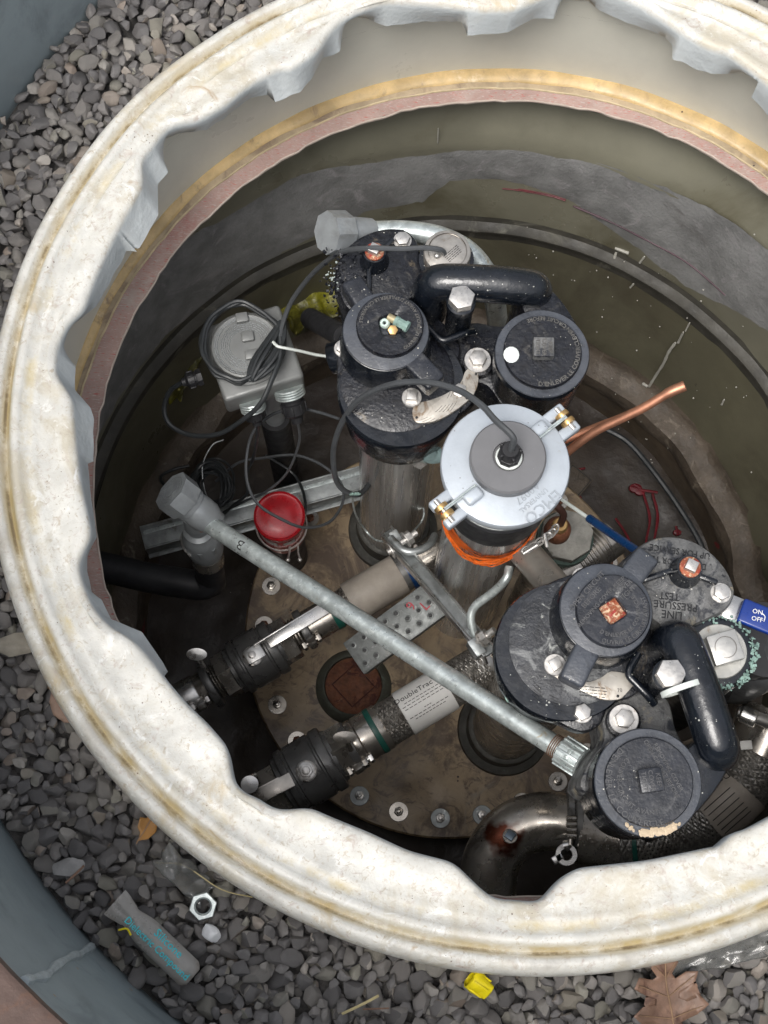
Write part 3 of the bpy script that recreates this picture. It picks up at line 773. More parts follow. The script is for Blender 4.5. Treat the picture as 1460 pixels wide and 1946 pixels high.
# a bolt made once around the origin, then copied
def hexbolt_mb(r=.008, h=.007, washer=.0125, studh=0, sq=False):
    b = MB(); z = 0
    wm = MB()
    if washer:
        wm.lathe([(r * .7, 0), (washer, 0), (washer, .0016), (washer - .0006, .0022), (r * .7, .0022)], 28)
        z = .0022
    b.hexp(r * 1.1, z, z + h, None, 4 if sq else 6, .0012)
    if studh: b.cyl(r * .52, z + h, z + h + studh, 14, None, .0008)
    return b, wm
def bolt_proto(name, r, h, washer, studh=0, sq=False, mat=None, matw=None):
    b, wm = hexbolt_mb(r, h, washer, studh, sq)
    o = b.build(name, mat or mat_bolt); COL.objects.unlink(o)
    ws = None
    if washer:
        ws = wm.build('washer', matw or mat_bolt); COL.objects.unlink(ws)
    return o, ws
def put_bolt(proto, parent, loc, rot=None, label=None):
    c = inst(proto[0], parent, loc, rot or (0, 0, random.random() * 3), label)
    if proto[1]:
        q = proto[1].copy(); COL.objects.link(q); q.parent = c
    return c
lidbolt = bolt_proto('bolt', .0075, .006, .0165, .006, mat=mat_steeld, matw=mat_steeld)
lidbolt2 = bolt_proto('bolt', .0075, .006, .0165, .009, mat=mat_bolt, matw=mat_galvd)
lidbolt3 = bolt_proto('bolt', .0075, .006, .0165, .004, mat=mat_rust, matw=mat_steeld)
for k in range(28):
    a = R(-90.3 + k * 360 / 28)
    p = LC + Vector((math.cos(a) * .3185, math.sin(a) * .3185, .0005))
    put_bolt(random.choice((lidbolt, lidbolt2, lidbolt3)), lid, p)
# bung with rusty plug
bp = at(672, 1304, LZ + .01)
bung = thing('pipe_plug', (bp.x, bp.y, LZ), 'rusty red pipe plug with square recess in a greenish ring on the lid', 'pipe plug')
MB().lathe([(.066, 0), (.064, .008), (.058, .014), (.054, .022), (.050, .024), (.049, .010)], 40, T(bp.x, bp.y, LZ), capb=False).build('bung_ring', M('greenish_flange', (.10, .105, .085), .6, 0, .25, 30, stains=[((.16, .20, .16), .6, .72, 40)], bump=.5), bung)
m = MB(); m.cyl(.049, .004, .0155, 40, T(bp.x, bp.y, LZ), .002)
m.build('plug', mat_rust, bung)
sq = MB(); s_ = .026
for (ax, ay, bx, by) in ((-1, -1, 1, -1), (1, -1, 1, 1), (1, 1, -1, 1), (-1, 1, -1, -1)):
    sq.box(.002 + s_ * 2 * (ax != bx), .002 + s_ * 2 * (ay != by), .003, T(bp.x, bp.y, LZ + .017) @ RZ(R(44)) @ T((ax + bx) / 2 * s_, (ay + by) / 2 * s_), .0008)
sq.build('square_socket', M('dark_rust', (.07, .018, .012), .7, 0, .3, 60, bump=.6), bung)

# ================================================================ submersible pump heads (one model, two pumps)
bolt_m = bolt_proto('bolt', .0092, .008, .0125)
bolt_l = bolt_proto('bolt', .0105, .009, .0175)
bolt_xl = bolt_proto('bolt', .0155, .013, .0)
bolt_sq = bolt_proto('bolt', .0085, .009, .013, sq=True)
vent_b = bolt_proto('vent_screw', .0085, .010, .0, sq=True)
B0 = at(1165, 1161, -.03); B1 = at(1233, 1485, -.03)
BANG = math.atan2(B1.y - B0.y, B1.x - B0.x)
A0 = at(741, 618, -.09); A1 = at(1032, 669, -.09)
AANG = math.atan2(A1.y - A0.y, A1.x - A0.x)
def lb(px, py, dz):
    p = at(px, py, -.03 + dz) - B0
    c, s = math.cos(-BANG), math.sin(-BANG)
    return (c * p.x - s * p.y, s * p.x + c * p.y)
def smoothpoly(pts, n=5):
    return [(p.x, p.y) for p in catmull([Vector((a, b, 0)) for a, b in pts], n, True)]
DR = (.0262, -.052)     # drum axis in the pump's own frame

def dashes(mb, f, rows, w_, step, r=.0004, seed=2):
    rg_ = random.Random(seed)
    for k in range(rows):
        x = -w_
        while x < w_ - .002:
            L_ = rg_.uniform(.0015, .006); x1 = min(w_, x + L_)
            mb.tube([f @ Vector((x, -k * step, 0)), f @ Vector((x1, -k * step, 0))], r, 4); x = x1 + .0012
def arcdashes(mb, f, rad, r=.0005, seed=1):
    rg_ = random.Random(seed); a = 0
    while a < 2 * PI - .1:
        da = rg_.uniform(.05, .22)
        mb.tube([f @ Vector((rad * math.cos(a + da * u / 3), rad * math.sin(a + da * u / 3), 0)) for u in range(4)], r, 4); a += da + .05
def make_pump(name, O, ang, label, kind):
    g = T(*O) @ RZ(ang)
    base = g @ Vector((DR[0], DR[1], 0)); base.z = LZ
    P = thing(name, base, label, 'submersible pump', 'submersible pump heads in the sump')
    W = lambda x, y, z: g @ Vector((x, y, z))
    G = lambda x, y, z=0, a=0: g @ T(x, y, z) @ RZ(a)
    zr = O[2]
    # riser column down to the lid
    MB().cyl(.0575, LZ + .03, zr - .15, 48, T(base.x, base.y, 0)).build('riser_column', mat_steeld if kind == 'B' else M('brushed_column', (.46, .45, .435), .28, .7, .3, 60, stains=[((.28, .27, .25), .50, .70, 16), ((.52, .51, .49), .58, .72, 30)], stretch=(1, 1, .03)), P)
    MB().lathe([(.080, LZ), (.078, LZ + .010), (.066, LZ + .016), (.0645, LZ + .055), (.060, LZ + .058)], 48, T(base.x, base.y, 0)).build('riser_flange', M('flange_cast', (.07, .068, .06), .6, .2, .3, 40, stains=[((.16, .2, .17), .62, .75, 50)], bump=.6), P)
    # drum
    MB().lathe([(.058, -.185), (.070, -.178), (.0755, -.165), (.0765, -.140), (.0765, -.100), (.0835, -.092), (.084, -.072), (.082, -.067)], 72, G(*DR)).build('drum', mat_black, P)
    # cover flange, traced outline, sitting on the drum
    fo = [(-.068, .000), (-.064, -.030), (-.055, -.062), (-.030, -.098), (.000, -.126), (.030, -.135), (.062, -.128), (.085, -.105), (.105, -.078), (.122, -.052), (.118, -.028), (.095, -.010), (.09, .02), (.06, .05), (.0, .06), (-.05, .03)]
    MB().prism(smoothpoly(fo, 4), -.094, -.070, g, .004).build('cover_flange', mat_blackd, P)
    # round cover plate under the hood
    MB().lathe([(.070, -.071), (.0745, -.069), (.0745, -.066), (.070, -.064), (.03, -.0635)], 64, G(.018, -.042)).build('cover_plate', mat_plated if kind == 'B' else mat_blackd, P)
    # lobe cover (line pressure test end)
    lobe = [lb(*q, -.04) for q in ((1180, 1075), (1206, 1045), (1240, 1024), (1275, 1019), (1315, 1027), (1350, 1048), (1378, 1078), (1393, 1108), (1396, 1130), (1380, 1158), (1335, 1182), (1296, 1196), (1262, 1192), (1225, 1165), (1190, 1120))]
    lc = MB().prism(smoothpoly(lobe, 5), -.075, -.038, g, .006, .002).build('lobe_cover', mat_dustcast if kind == 'B' else mat_blackd, P)
    # body under the lobe, narrowing downwards
    bp_ = [(x * .93 + .0, y * .93 + .003) for x, y in lobe]
    MB().prism(smoothpoly(bp_, 5), -.165, -.075, g, .0, .0).build('lobe_body', mat_black, P)
    # hood round the left cap: slightly oval body with a broad blue-grey shoulder
    hood = [(math.cos(a) * .056 - .004, math.sin(a) * .0545 - .006) for a in [2 * PI * k / 56 for k in range(56)]]
    hd = MB().prism(hood, -.066, -.008, g, .0035, .004).build('hood', mat_black, P)
    MB().prism([(x * .97, y * .97) for x, y in hood], -.009, -.0062, g, .0015).build('hood_shoulder', mat_hood, P)
    # two lugs
    for (x0, y0, x1, y1) in ((-.030, .022, -.062, .058), (.030, -.030, .072, -.062)):
        d = Vector((x1 - x0, y1 - y0)); L = d.length; a = math.atan2(d.y, d.x)
        mid = ((x0 + x1) / 2, (y0 + y1) / 2)
        lg = MB(); lg.box(L, .030, .030, G(mid[0], mid[1], -.0215, a), .005, 3)
        lg.build('lug', mat_hood if kind == 'B' else mat_cap, P)
    # round threaded cap with square recess
    a0 = R(35) if kind == 'B' else R(20)
    N = 48; q = .0125
    cp = MB(); vs = []; fs = []
    def sqr(k, s):   # rounded-square radius
        a = 2 * PI * k / N; c, s2 = abs(math.cos(a)), abs(math.sin(a))
        return s / max(c, s2) * (1 - .08 * (min(c, s2) / max(c, s2)) ** 4)
    levels = [('o', .0425, -.008), ('o', .0425, .0005), ('o', .0412, .0022), ('q', q + .0016, .0022), ('q', q, .0008), ('q', q, -.0070)]
    for (t, r, z) in levels:
        for k in range(N):
            a = 2 * PI * k / N; rr = r if t == 'o' else sqr(k, r)
            vs.append((rr * math.cos(a), rr * math.sin(a), z))
    for l in range(len(levels) - 1):
        for k in range(N):
            j = (k + 1) % N; fs.append((l * N + k, l * N + j, (l + 1) * N + j, (l + 1) * N + k))
    fs.append(tuple(range(5 * N, 6 * N)))
    cp.add(vs, fs, G(0, 0, 0, a0 + (-BANG if kind == 'B' else 0)))
    cap = cp.build('cap', mat_cap if kind == 'B' else mat_blackd, P)
    am = G(0, 0, 0, a0 + (-BANG if kind == 'B' else 0))
    if kind == 'B':
        rs = MB(); rs.box(.0238, .0238, .002, am @ T(0, 0, -.0056), .0006); rs.build('recess_residue', mat_orust, cap)
        t = MB()
        for s_, px, py in (('OPEN CIRCUIT', 1119, 1129), ('BEFORE', 1127, 1142), ('REMOVING COVER', 1135, 1160)):
            f_ = pxframe(px - 3, py - 6, zr + .0022, .66, -.75)
            text_at(t, s_, .0088 if len(s_) < 14 else .0070, f_, .0011)
        for s_, px, py in (('KEEP', 1177, 1107), ('COVER', 1185, 1117), ('TIGHT', 1193, 1127)):
            text_at(t, s_, .0078, pxframe(px, py, zr + .0022, .74, -.67), .0011)
        text_arc(t, 'OUVRIR LE CIRCUIT AVANT', .0072, T(O[0], O[1], zr + .0022), .0372, R(-42), .0011)
        text_arc(t, "D'ENLEVER LE COUVERCLE", .0066, T(O[0], O[1], zr + .0022), .0285, R(-42), .0011)
        t.build('lettering', mat_letc, cap)
    else:
        t = MB()
        text_arc(t, "OUVRIR LE CIRCUIT AVANT D'ENLEVER LE COUVERCLE", .0062, T(O[0], O[1], zr + .0022), .037, R(60), .0010)
        t.build('lettering', mat_letg, cap)
    # big housing on the R side and its cap
    rx = .1947
    MB().lathe([(.050, -.150), (.0565, -.140), (.0585, -.06), (.0600, -.020), (.0605, -.010), (.0590, -.0065), (.050, -.006)], 64, G(rx, 0)).build('check_valve_housing', mat_black, P)
    MB().lathe([(.0585, -.0068), (.0595, -.0055), (.0585, -.0042), (.049, -.0040)], 64, G(rx, 0)).build('housing_rim', mat_hood, P)
    c2 = MB(); c2.lathe([(.0490, -.006), (.0492, .000), (.0478, .0022), (.030, .0024), (.004, .0024)], 64, G(rx, 0))
    cap2 = c2.build('housing_cap', mat_cap if kind == 'B' else mat_blackd, P)
    ctr = W(rx, 0, .0024)
    sqb = MB(); sa = pxframe(1238, 1484, ctr.z, 1, -.13) if kind == 'B' else pxframe(1036, 660, ctr.z, 1, .02)
    sa.translation = ctr
    sqb.box(.026, .026, .018, sa @ T(0, .001, .004), .0018); sqb.build('square_boss', mat_cap if kind == 'B' else mat_dustcast, cap2)
    t = MB(); cz = T(ctr.x, ctr.y, ctr.z)
    for k, s_ in enumerate(('KEEP', 'COVER', 'TIGHT')):
        dr = (.16, 1) if kind == 'B' else (.02, 1)
        ff_ = pxframe(1238, 1484, ctr.z + .013, *dr); ff_.translation = Vector((ctr.x, ctr.y, ctr.z + .013))
        text_at(t, s_, .0072, ff_ @ T(0, .0078 - k * .0078, 0), .0010)
    if kind == 'B':
        text_arc(t, "D'ENLEVER  LE  COUVERCLE", .0100, cz, .0455, R(-150), .0008)
        text_arc(t, "COUPER CIRCUIT AVANT", .0078, cz, .0335, R(-150), .0011)
        for s_, dx, dy in (('REMOVING COVER', 37, -27), ('OPEN CIRCUIT BEFORE', 24, -24)):
            ff_ = pxframe(1233 + dx, 1485 + dy, ctr.z, .50, .87)
            text_at(t, s_, .0068, ff_, .0011)
    else:
        text_arc(t, "D'ENLEVER LE COUVERCLE", .0080, cz, .0445, R(-35), .0011)
        text_arc(t, "OPEN CIRCUIT BEFORE", .0070, cz, .0445, R(70), .0010)
    t.build('lettering', mat_letc if kind == 'B' else mat_letg, cap2)
    # web joining both housings, with boss bolt
    web = [(.135, .062), (.175, .070), (.215, .058), (.238, .045), (.215, .02), (.19, -.06), (.160, -.050), (.135, -.026), (.105, -.022), (.092, .000), (.085, .035), (.10, .060)]
    MB().prism(smoothpoly(web, 4), -.150, -.080, g, .006, .004).build('manifold_web', mat_dustcast if kind == 'B' else mat_blackd, P)
    # tangent skirt behind the big cap towards the cross-over
    tg = [(.165, .052), (.150, .085), (.160, .104), (.185, .100), (.215, .075), (.245, .034), (.25, .01), (.20, .0)]
    MB().prism(smoothpoly(tg, 4), -.14, -.012, g, .006, .004).build('housing_shoulder', mat_black if kind == 'B' else mat_blackd, P)
    # cross-over tube: rounded bar dipping into both housings
    e0 = (.0470, .0680); e1 = (.1680, .0870)
    pts = [W(e0[0] - .006, e0[1] - .001, -.09), W(e0[0] - .006, e0[1] - .001, -.040), W(e0[0] - .004, e0[1] + .0, -.016), W(e0[0] + .008, e0[1] + .003, -.002), W((e0[0] + e1[0]) / 2, (e0[1] + e1[1]) / 2, .002), W(e1[0] - .008, e1[1] - .003, -.002), W(e1[0] + .004, e1[1], -.016), W(e1[0] + .005, e1[1] + .001, -.045), W(e1[0] + .006, e1[1], -.09)]
    cp_ = catmull(pts, 8)
    MB().tube(cp_, .0240, 28).build('crossover_tube', mat_black, P)
    # boss and big hex bolt
    bx, by = .083, .046
    MB().lathe([(.0175, -.105), (.0165, -.012), (.0185, -.008), (.0185, .006), (.016, .008)], 28, G(bx, by)).build('bolt_boss', mat_black, P)
    bb = put_bolt(bolt_xl, P, W(bx, by, .008), (0, 0, ang + .4))
    # curved passage between hood and boss: raised lip
    MB().tube(catmull([W(.045, .030, -.052), W(.066, .014, -.050), W(.080, .020, -.050), W(.094, .030, -.052), W(.105, .038, -.060)], 6), .005, 10).build('cast_rib', mat_black, P)
    MB().lathe([(.020, -.078), (.020, -.066), (.012, -.062)], 24, G(.118, .0, 0)).build('boss_pad', mat_blackd, P)
    put_bolt(bolt_l, P, W(.117, -.001, -.078 + .017))
    # plate bolts
    MB().cyl(.0125, -.068, -.058, 24, G(.042, -.068), .001).build('spacer', mat_bolt, P)
    put_bolt(bolt_sq, P, W(.042, -.068, -.060))
    put_bolt(bolt_m, P, W(.101, -.046, -.0700))
    put_bolt(bolt_m, P, W(-.053, .016, -.0700)); put_bolt(bolt_m, P, W(-.0580, -.014, -.0700))
    put_bolt(bolt_m, P, W(-.008, .138, -.040))
    # vent screw on its boss
    vx, vy = -.0385, .1015
    MB().lathe([(.020, -.040), (.0165, -.026), (.0155, -.014), (.0150, -.011)], 26, G(vx, vy)).build('vent_boss', mat_black, P)
    MB().cyl(.0125, -.012, -.0085, 24, G(vx, vy), .001).build('rusty_washer', mat_orust, P)
    put_bolt(vent_b, P, W(vx, vy, -.0090), (0, 0, .35))
    rb = MB(); rb.box(.050, .007, .010, G(vx - .002, vy - .028, -.034, R(100)), .003)
    rb.box(.028, .007, .010, G(vx + .012, vy + .022, -.034, R(60)), .003); rb.build('vent_rib', mat_black, P)
    # nameplate: curved silver strip on the cover plate
    np_ = [(.046, -.083), (.050, -.096), (.060, -.099), (.085, -.088), (.112, -.060), (.122, -.040), (.121, -.020), (.113, -.012), (.104, -.018), (.100, -.036), (.084, -.054), (.066, -.066), (.052, -.073)] if kind == 'A' else [lb(*q, -.07) for q in ((1040, 1272), (1046, 1263), (1056, 1262), (1072, 1278), (1092, 1281), (1103, 1275), (1112, 1298), (1140, 1290), (1160, 1278), (1196, 1285), (1206, 1296), (1186, 1322), (1172, 1331), (1140, 1330), (1098, 1312), (1060, 1293))]
    if kind == 'B': zpl = -.0615
    else: zpl = -.0615
    MB().prism(smoothpoly(np_, 3), -.069, zpl, g, .0004).build('nameplate', mat_plate, P)
    t = MB()
    if kind == 'B':
        text_at(t, '150', .0065, pxframe(1093, 1303, zr + zpl, 1, .12), .0002)
        text_at(t, '70', .0060, pxframe(1178, 1312, zr + zpl, 1, -.1), .0002)
    if kind == 'B':
        dashes(t, pxframe(1128, 1306, zr + zpl + .0003, 1, .1), 4, .016, .0036, .0004, 5); dashes(t, pxframe(1070, 1283, zr + zpl + .0003, 1, .7), 2, .009, .0032, .0004, 6)
    for k in range(5):
        rr = .046 + k * .0032
        for s_ in range(3):
            a1 = R(-62 + s_ * 22 + k * 3)
            pp = [Vector((DR[0] + math.cos(a1 + u * .05) * (rr + .018), DR[1] + .012 + math.sin(a1 + u * .05) * (rr + .018), zpl)) for u in range(5)]
            t.tube([g @ p for p in pp], .00025, 4)
    t.build('print', mat_ink, P)
    rv_ = MB()
    for q in (((.053, -.093), (.118, -.020), (.112, -.055)) if kind == 'A' else ((lb(1048, 1270, -.07)), (lb(1197, 1292, -.07)), (lb(1172, 1325, -.07)))):
        rv_.lathe([(.0018, 0), (.0016, .0012), (.0006, .0016)], 10, G(q[0], q[1], zpl))
    rv_.build('rivet', mat_ink, P)
    # stepped port block below the plate
    pb = [(.000, -.118), (.052, -.133), (.082, -.110), (.080, -.085), (.000, -.09)]
    MB().prism(smoothpoly(pb, 2), -.135, -.088, g, .004, -.004).build('port_block', mat_black, P)
    # raised writing on the lobe cover
    if kind == 'B':
        t = MB(); z = zr - .0378
        for s_, px, py, h in (('LINE', 1277, 1168, .0135), ('PRESSURE', 1284, 1151, .0125), ('TEST', 1272, 1133, .0125), ('DOWN FOR TEST', 1282, 1068, .0105), ('UP FOR SERVICE', 1292, 1048, .0110)):
            text_at(t, s_, h, pxframe(px, py, z, -1, -.12 if 'FOR' not in s_ else -.16), .0011, .95 if 'PRESS' in s_ else .9)
        t.build('lettering', mat_letd, lc)
        # silver plug with square boss in a crusted socket
        sx_, sy_ = lb(1367, 1238, -.045)
        MB().lathe([(.046, -.13), (.044, -.07), (.043, -.052), (.040, -.048), (.034, -.047)], 48, G(sx_, sy_)).build('plug_socket', mat_black, P)
        pg = MB(); pg.lathe([(.0325, -.050), (.0325, -.044), (.0315, -.0425), (.01, -.042)], 48, G(sx_, sy_))
        pgo = pg.build('plug', M('silver_plug', (.50, .49, .45), .42, .6, .12, 40, stains=[((.25, .17, .10), .6, .74, 30, .8)], bump=.15), P)
        ff_ = pxframe(1367, 1238, 0, 1, -.28); ff_.translation = W(sx_, sy_, -.033) + Vector((.002, .001, 0))
        MB().box(.036, .036, .022, ff_, .002).build('square_boss', M('boss_steel', (.55, .54, .51), .38, .7, .1, 60, bump=.1), pgo)
        MB().lathe([(.012, 0), (.013, .0006), (.012, .0010)], 24, ff_ @ T(0, 0, .0105), capa=False, capb=False).build('stamped_ring', mat_steeld, pgo)
        cr_ = MB(); rg_ = random.Random(3)
        for _ in range(170):
            a = rg_.uniform(-2.7, 2.2); r = .0415 + rg_.gauss(0, .0028); p = W(sx_, sy_, -.047) + Vector((r * math.cos(a), r * math.sin(a), rg_.uniform(-.004, .002)))
            s1 = rg_.uniform(.0010, .0034)
            cr_.box(s1 * rg_.uniform(.8, 2.4), s1, s1 * .7, T(*p) @ Matrix.Rotation(rg_.random() * 6, 4, Vector((rg_.random(), rg_.random(), 1))))
        cr_.build('verdigris_crust', mat_teal, P, flat=True, kind='stuff')
        # stub with teal thread at the drum side
        c0 = at(995, 1313, -.15); c1 = at(968, 1325, -.155)
        st = MB(); st.rod(c0 + (c0 - c1) * .6, c0, .014, 20, bev=.002)
        for k in range(4): st.rod(c0 + (c1 - c0) * (.1 + k * .2), c0 + (c1 - c0) * (.18 + k * .2), .0125 - .001 * k, 18)
        st.rod(c0, c1, .007, 14); st.build('test_port', mat_steeld, P)
        MB().rod(c1, c1 + (c1 - c0) * .25, .0055, 12, bev=.001).build('port_tip', mat_teal, P)
        # chipped tan paint on the near edge of the housing
        ch = MB(); rg_ = random.Random(8)
        for _ in range(60):
            a = R(rg_.gauss(-80, 12)); p = ctr + Vector((math.cos(a) * (.0545 + rg_.gauss(0, .0016)), math.sin(a) * (.0545 + rg_.gauss(0, .0016)), -.0058 + rg_.uniform(0, .0006)))
            s1 = rg_.uniform(.001, .0036); ch.lathe([(s1, 0), (s1 * .8, .0003)], 7, T(*p) @ RZ(rg_.random() * 6) @ Matrix.Diagonal((1.5, 1, 1, 1)))
        ch.build('chipped_paint', M('tan_primer', (.48, .38, .26), .6, 0, .2, 60), P, kind='stuff')
    else:
        # round sensor plug with dome and side clamp
        sx_, sy_ = .0535, .1205
        MB().lathe([(.038, -.10), (.037, -.045), (.036, -.035), (.030, -.034)], 40, G(sx_, sy_)).build('sensor_socket', mat_black, P)
        so = MB().lathe([(.0300, -.036), (.0308, -.016), (.0300, -.0125), (.0285, -.0115), (.008, -.011)], 48, G(sx_, sy_)).build('sensor_cap', M('sensor_alloy', (.40, .38, .35), .42, .6, .15, 40, stains=[((.22, .18, .14), .55, .7, 26)], bump=.2), P)
        MB().sphere(.0045, W(sx_ - .012, sy_ - .010, -.010)).build('dome_screw', mat_bolt, so)
        MB().lathe([(.0245, 0), (.0255, .0004), (.0245, .0008)], 36, G(sx_, sy_, -.0112), capa=False, capb=False).build('stamped_ring', mat_steeld, so)
        t = MB(); f_ = pxframe(860, 488, zr - .0108, .75, -.65); dashes(t, f_ @ T(.004, .008, 0), 5, .012, .0026); t.build('print', mat_ink, so)
        # teal drain elbow and screw below the port block
        e = catmull([at(790, 830, -.235), at(803, 834, -.235), at(808, 850, -.245), at(818, 862, -.26), at(832, 862, -.265)], 6)
        MB().tube(e, [.010 + .0035 * min(1, i / 10) for i in range(len(e))], 16).build('drain_elbow', M('teal_brass', (.30, .42, .42), .5, .3, .2, 60, stains=[((.45, .60, .58), .55, .7, 50)], bump=.5), P)
        b_ = put_bolt(bolt_sq, P, at(797, 873, -.27), (R(70), 0, R(10)))
        # white drip stains and pale drops on the caps
        dp = MB()
        for (px, py, s1) in ((972, 674, .010),):
            dp.lathe([(s1, 0), (s1 * .85, .0006), (s1 * .2, .0009)], 14, T(*at(px, py, zr + .0024)) @ Matrix.Diagonal((1, 1.1, 1, 1)))
        dp.build('paint_drop', mat_white, cap2)
        fk = MB(); rg_ = random.Random(14)
        for _ in range(150):
            px, py = (rg_.gauss(640, 13), rg_.gauss(535, 26)) if _ < 90 else (rg_.gauss(690, 30), rg_.gauss(500, 22)); s1 = rg_.uniform(.0008, .0034)
            p = at(px, py, zr - .038 + rg_.uniform(0, .003)); fk.box(s1 * rg_.uniform(1, 2.2), s1, s1 * .8, T(*p) @ Matrix.Rotation(rg_.random() * 6, 4, Vector((rg_.random(), rg_.random(), 1))))
        fk.build('flaked_crust', mat_blackd, lc, flat=True, kind='stuff')
        fk = MB()
        for _ in range(16):
            px, py = rg_.gauss(634, 8), rg_.gauss(525, 16); s1 = rg_.uniform(.0008, .0026)
            p = at(px, py, zr - .036); fk.box(s1 * rg_.uniform(1, 2.5), s1, s1 * .5, T(*p) @ RZ(rg_.random() * 6))
        fk.build('pale_flake', M('pale_flake', (.30, .34, .32), .7, 0, .2), lc, flat=True, kind='stuff')
    return P
pumpA = make_pump('submersible_pump', A0, AANG, 'black pump head with brass fittings lying in its cap, behind the pale probe cap', 'A')
pumpB = make_pump('submersible_pump', B0, BANG, 'black pump head with orange square recess and a white tie on its tube', 'B')

# small fittings lying in the recess of the far pump's cap
zc = A0.z
f1 = thing('hose_fitting', at(757, 612, zc), 'teal corroded barbed fitting lying in the recess of the far pump cap', 'fitting')
a = at(738, 602, zc + .008); b = at(776, 622, zc + .009)
mm = MB(); mm.rod(a, a.lerp(b, .35), .0052, 14); f1m = mm.build('shank', M('worn_brass', (.42, .36, .22), .5, .5, .2, 60), f1)
mm = MB(); mm.rod(a.lerp(b, .35), a.lerp(b, .5), .0066, 14); mm.rod(a.lerp(b, .5), a.lerp(b, .85), .0060, 8); mm.rod(a.lerp(b, .85), b, .0072, 14); mm.build('body', mat_teal, f1)
f2_ = thing('ring_fitting', at(733, 615, zc), 'small pale ring fitting beside the teal fitting in the cap recess', 'fitting')
MB().lathe([(.0025, 0), (.0062, 0), (.0066, .006), (.0050, .0085), (.0025, .0085), (.0025, .003)], 20, frame(at(733, 616, zc + .001), (-.2, -.2, 1)), capa=False, capb=False).build('ring', M('pale_teal', (.50, .62, .56), .6, .1, .2, 60), f2_)
f3 = thing('brass_nut', at(746, 628, zc), 'small gold brass hex nut beside the teal fitting in the cap recess', 'nut')
MB().hexp(.0066, 0, .007, frame(at(746, 628, zc + .002), (.1, -.3, 1)), bev=.001).build('nut_body', mat_brass, f3)
# ================================================================ probe riser with pale cap
EC = at(960, 885, -.06)
ell = thing('probe_riser', (EC.x, EC.y, LZ), 'steel probe riser with a pale two-eared cap and grey disc, between both pumps', 'probe riser')
E_ = lambda z=0, a=0: T(EC.x, EC.y, z) @ RZ(a)
MB().cyl(.0600, LZ + .001, -.125, 56, E_()).build('column', M('probe_column', (.50, .49, .475), .26, .7, .3, 60, stains=[((.32, .31, .30), .5, .70, 16), ((.56, .55, .53), .58, .72, 30)], stretch=(1, 1, .03)), ell)
MB().lathe([(.062, -.192), (.0670, -.190), (.0675, -.150), (.0675, -.125), (.063, -.120)], 56, E_()).build('rubber_band', mat_rub, ell)
MB().cyl(.0655, -.121, -.116, 56, E_(), .001).build('steel_ring', mat_galvd, ell)
MB().lathe([(.0640, -.117), (.0655, -.113), (.0655, -.090), (.070, -.084)], 56, E_()).build('gasket', mat_yel, ell)
earA = math.atan2(at(1075, 797, -.06).y - EC.y, at(1075, 797, -.06).x - EC.x)
cp = MB()
cp.lathe([(.0680, -.084), (.0735, -.080), (.0775, -.070), (.0780, -.058), (.0765, -.0545), (.0740, -.0535), (.030, -.0525), (.005, -.052)], 80, E_())
capo = cp.build('cap', mat_ell, ell)
for s in (0, PI):
    em = MB()
    for y in (-.0135, .0135):
        em.box(.040, .0135, .015, E_(-.0625, earA + s) @ T(.083, y), .003, 3)
    em.build('ear', mat_ell, capo)
    pm = MB(); pm.box(.024, .016, .011, E_(-.0485, earA + s) @ T(.057, .008), .0045, 3); pm.build('pad', mat_ell, capo)
    MB().rod(E_(-.056, earA + s) @ Vector((.094, -.017, 0)), E_(-.056, earA + s) @ Vector((.094, .017, 0)), .0035, 12).build('ear_pin', mat_bolt, capo)
    br = MB()
    for y in (-.0055, .0055):
        m_ = E_(-.056, earA + s) @ T(.094, y) @ Matrix.Rotation(R(90), 4, 'X')
        br.lathe([(.004, -.0035), (.0088, -.003), (.0092, 0), (.0088, .003), (.004, .0035)], 22, m_)
    br.build('brass_roller', mat_brass, capo)
    wr = MB(); 
    for y in (-.0012, .0012):
        wr.rod(E_(-.0445, earA + s) @ Vector((.094, y, -.002)), E_(-.047, earA + s) @ Vector((.046, y, 0)), .0012, 8)
    wr.build('wire_link', mat_galv, capo)
dk = at(966, 868, -.035)
MB().lathe([(.0435, -.053), (.0455, -.050), (.0455, -.036), (.0435, -.0335), (.0185, -.0335), (.0185, -.040), (.004, -.040)], 64, T(dk.x, dk.y, 0)).build('grey_disc', mat_gdisk, ell)
gl = frame((dk.x + .001, dk.y, -.040), (-.02, .02, 1))
MB().lathe([(.0145, 0), (.0158, .001), (.0160, .004), (.0146, .005)], 32, gl).build('gland_seat', mat_white, ell)
g_ = MB(); g_.hexp(.0142, .003, .016, gl, 8, .001); g_.lathe([(.0125, .016), (.0115, .028), (.0095, .031), (.0060, .031)], 20, gl)
for k in range(5):
    g_.box(.0035, .0030, .014, gl @ RZ(k * 2 * PI / 5) @ T(.0122, 0, .022), .0008)
g_.build('cable_gland', mat_rub, ell)
t = MB(); zt = -.0530
text_at(t, 'EMCO', .0190, pxframe(1031, 963, zt, -.73, .62), .0012, 1.0)
text_at(t, 'UNIVERSAL', .0085, pxframe(1014, 951, zt, -.73, .62), .0008, 1.0)
text_at(t, 'A0097', .0120, pxframe(1003, 938, zt, -.73, .62), .0010, 1.1)
t.build('lettering', mat_lete, capo)
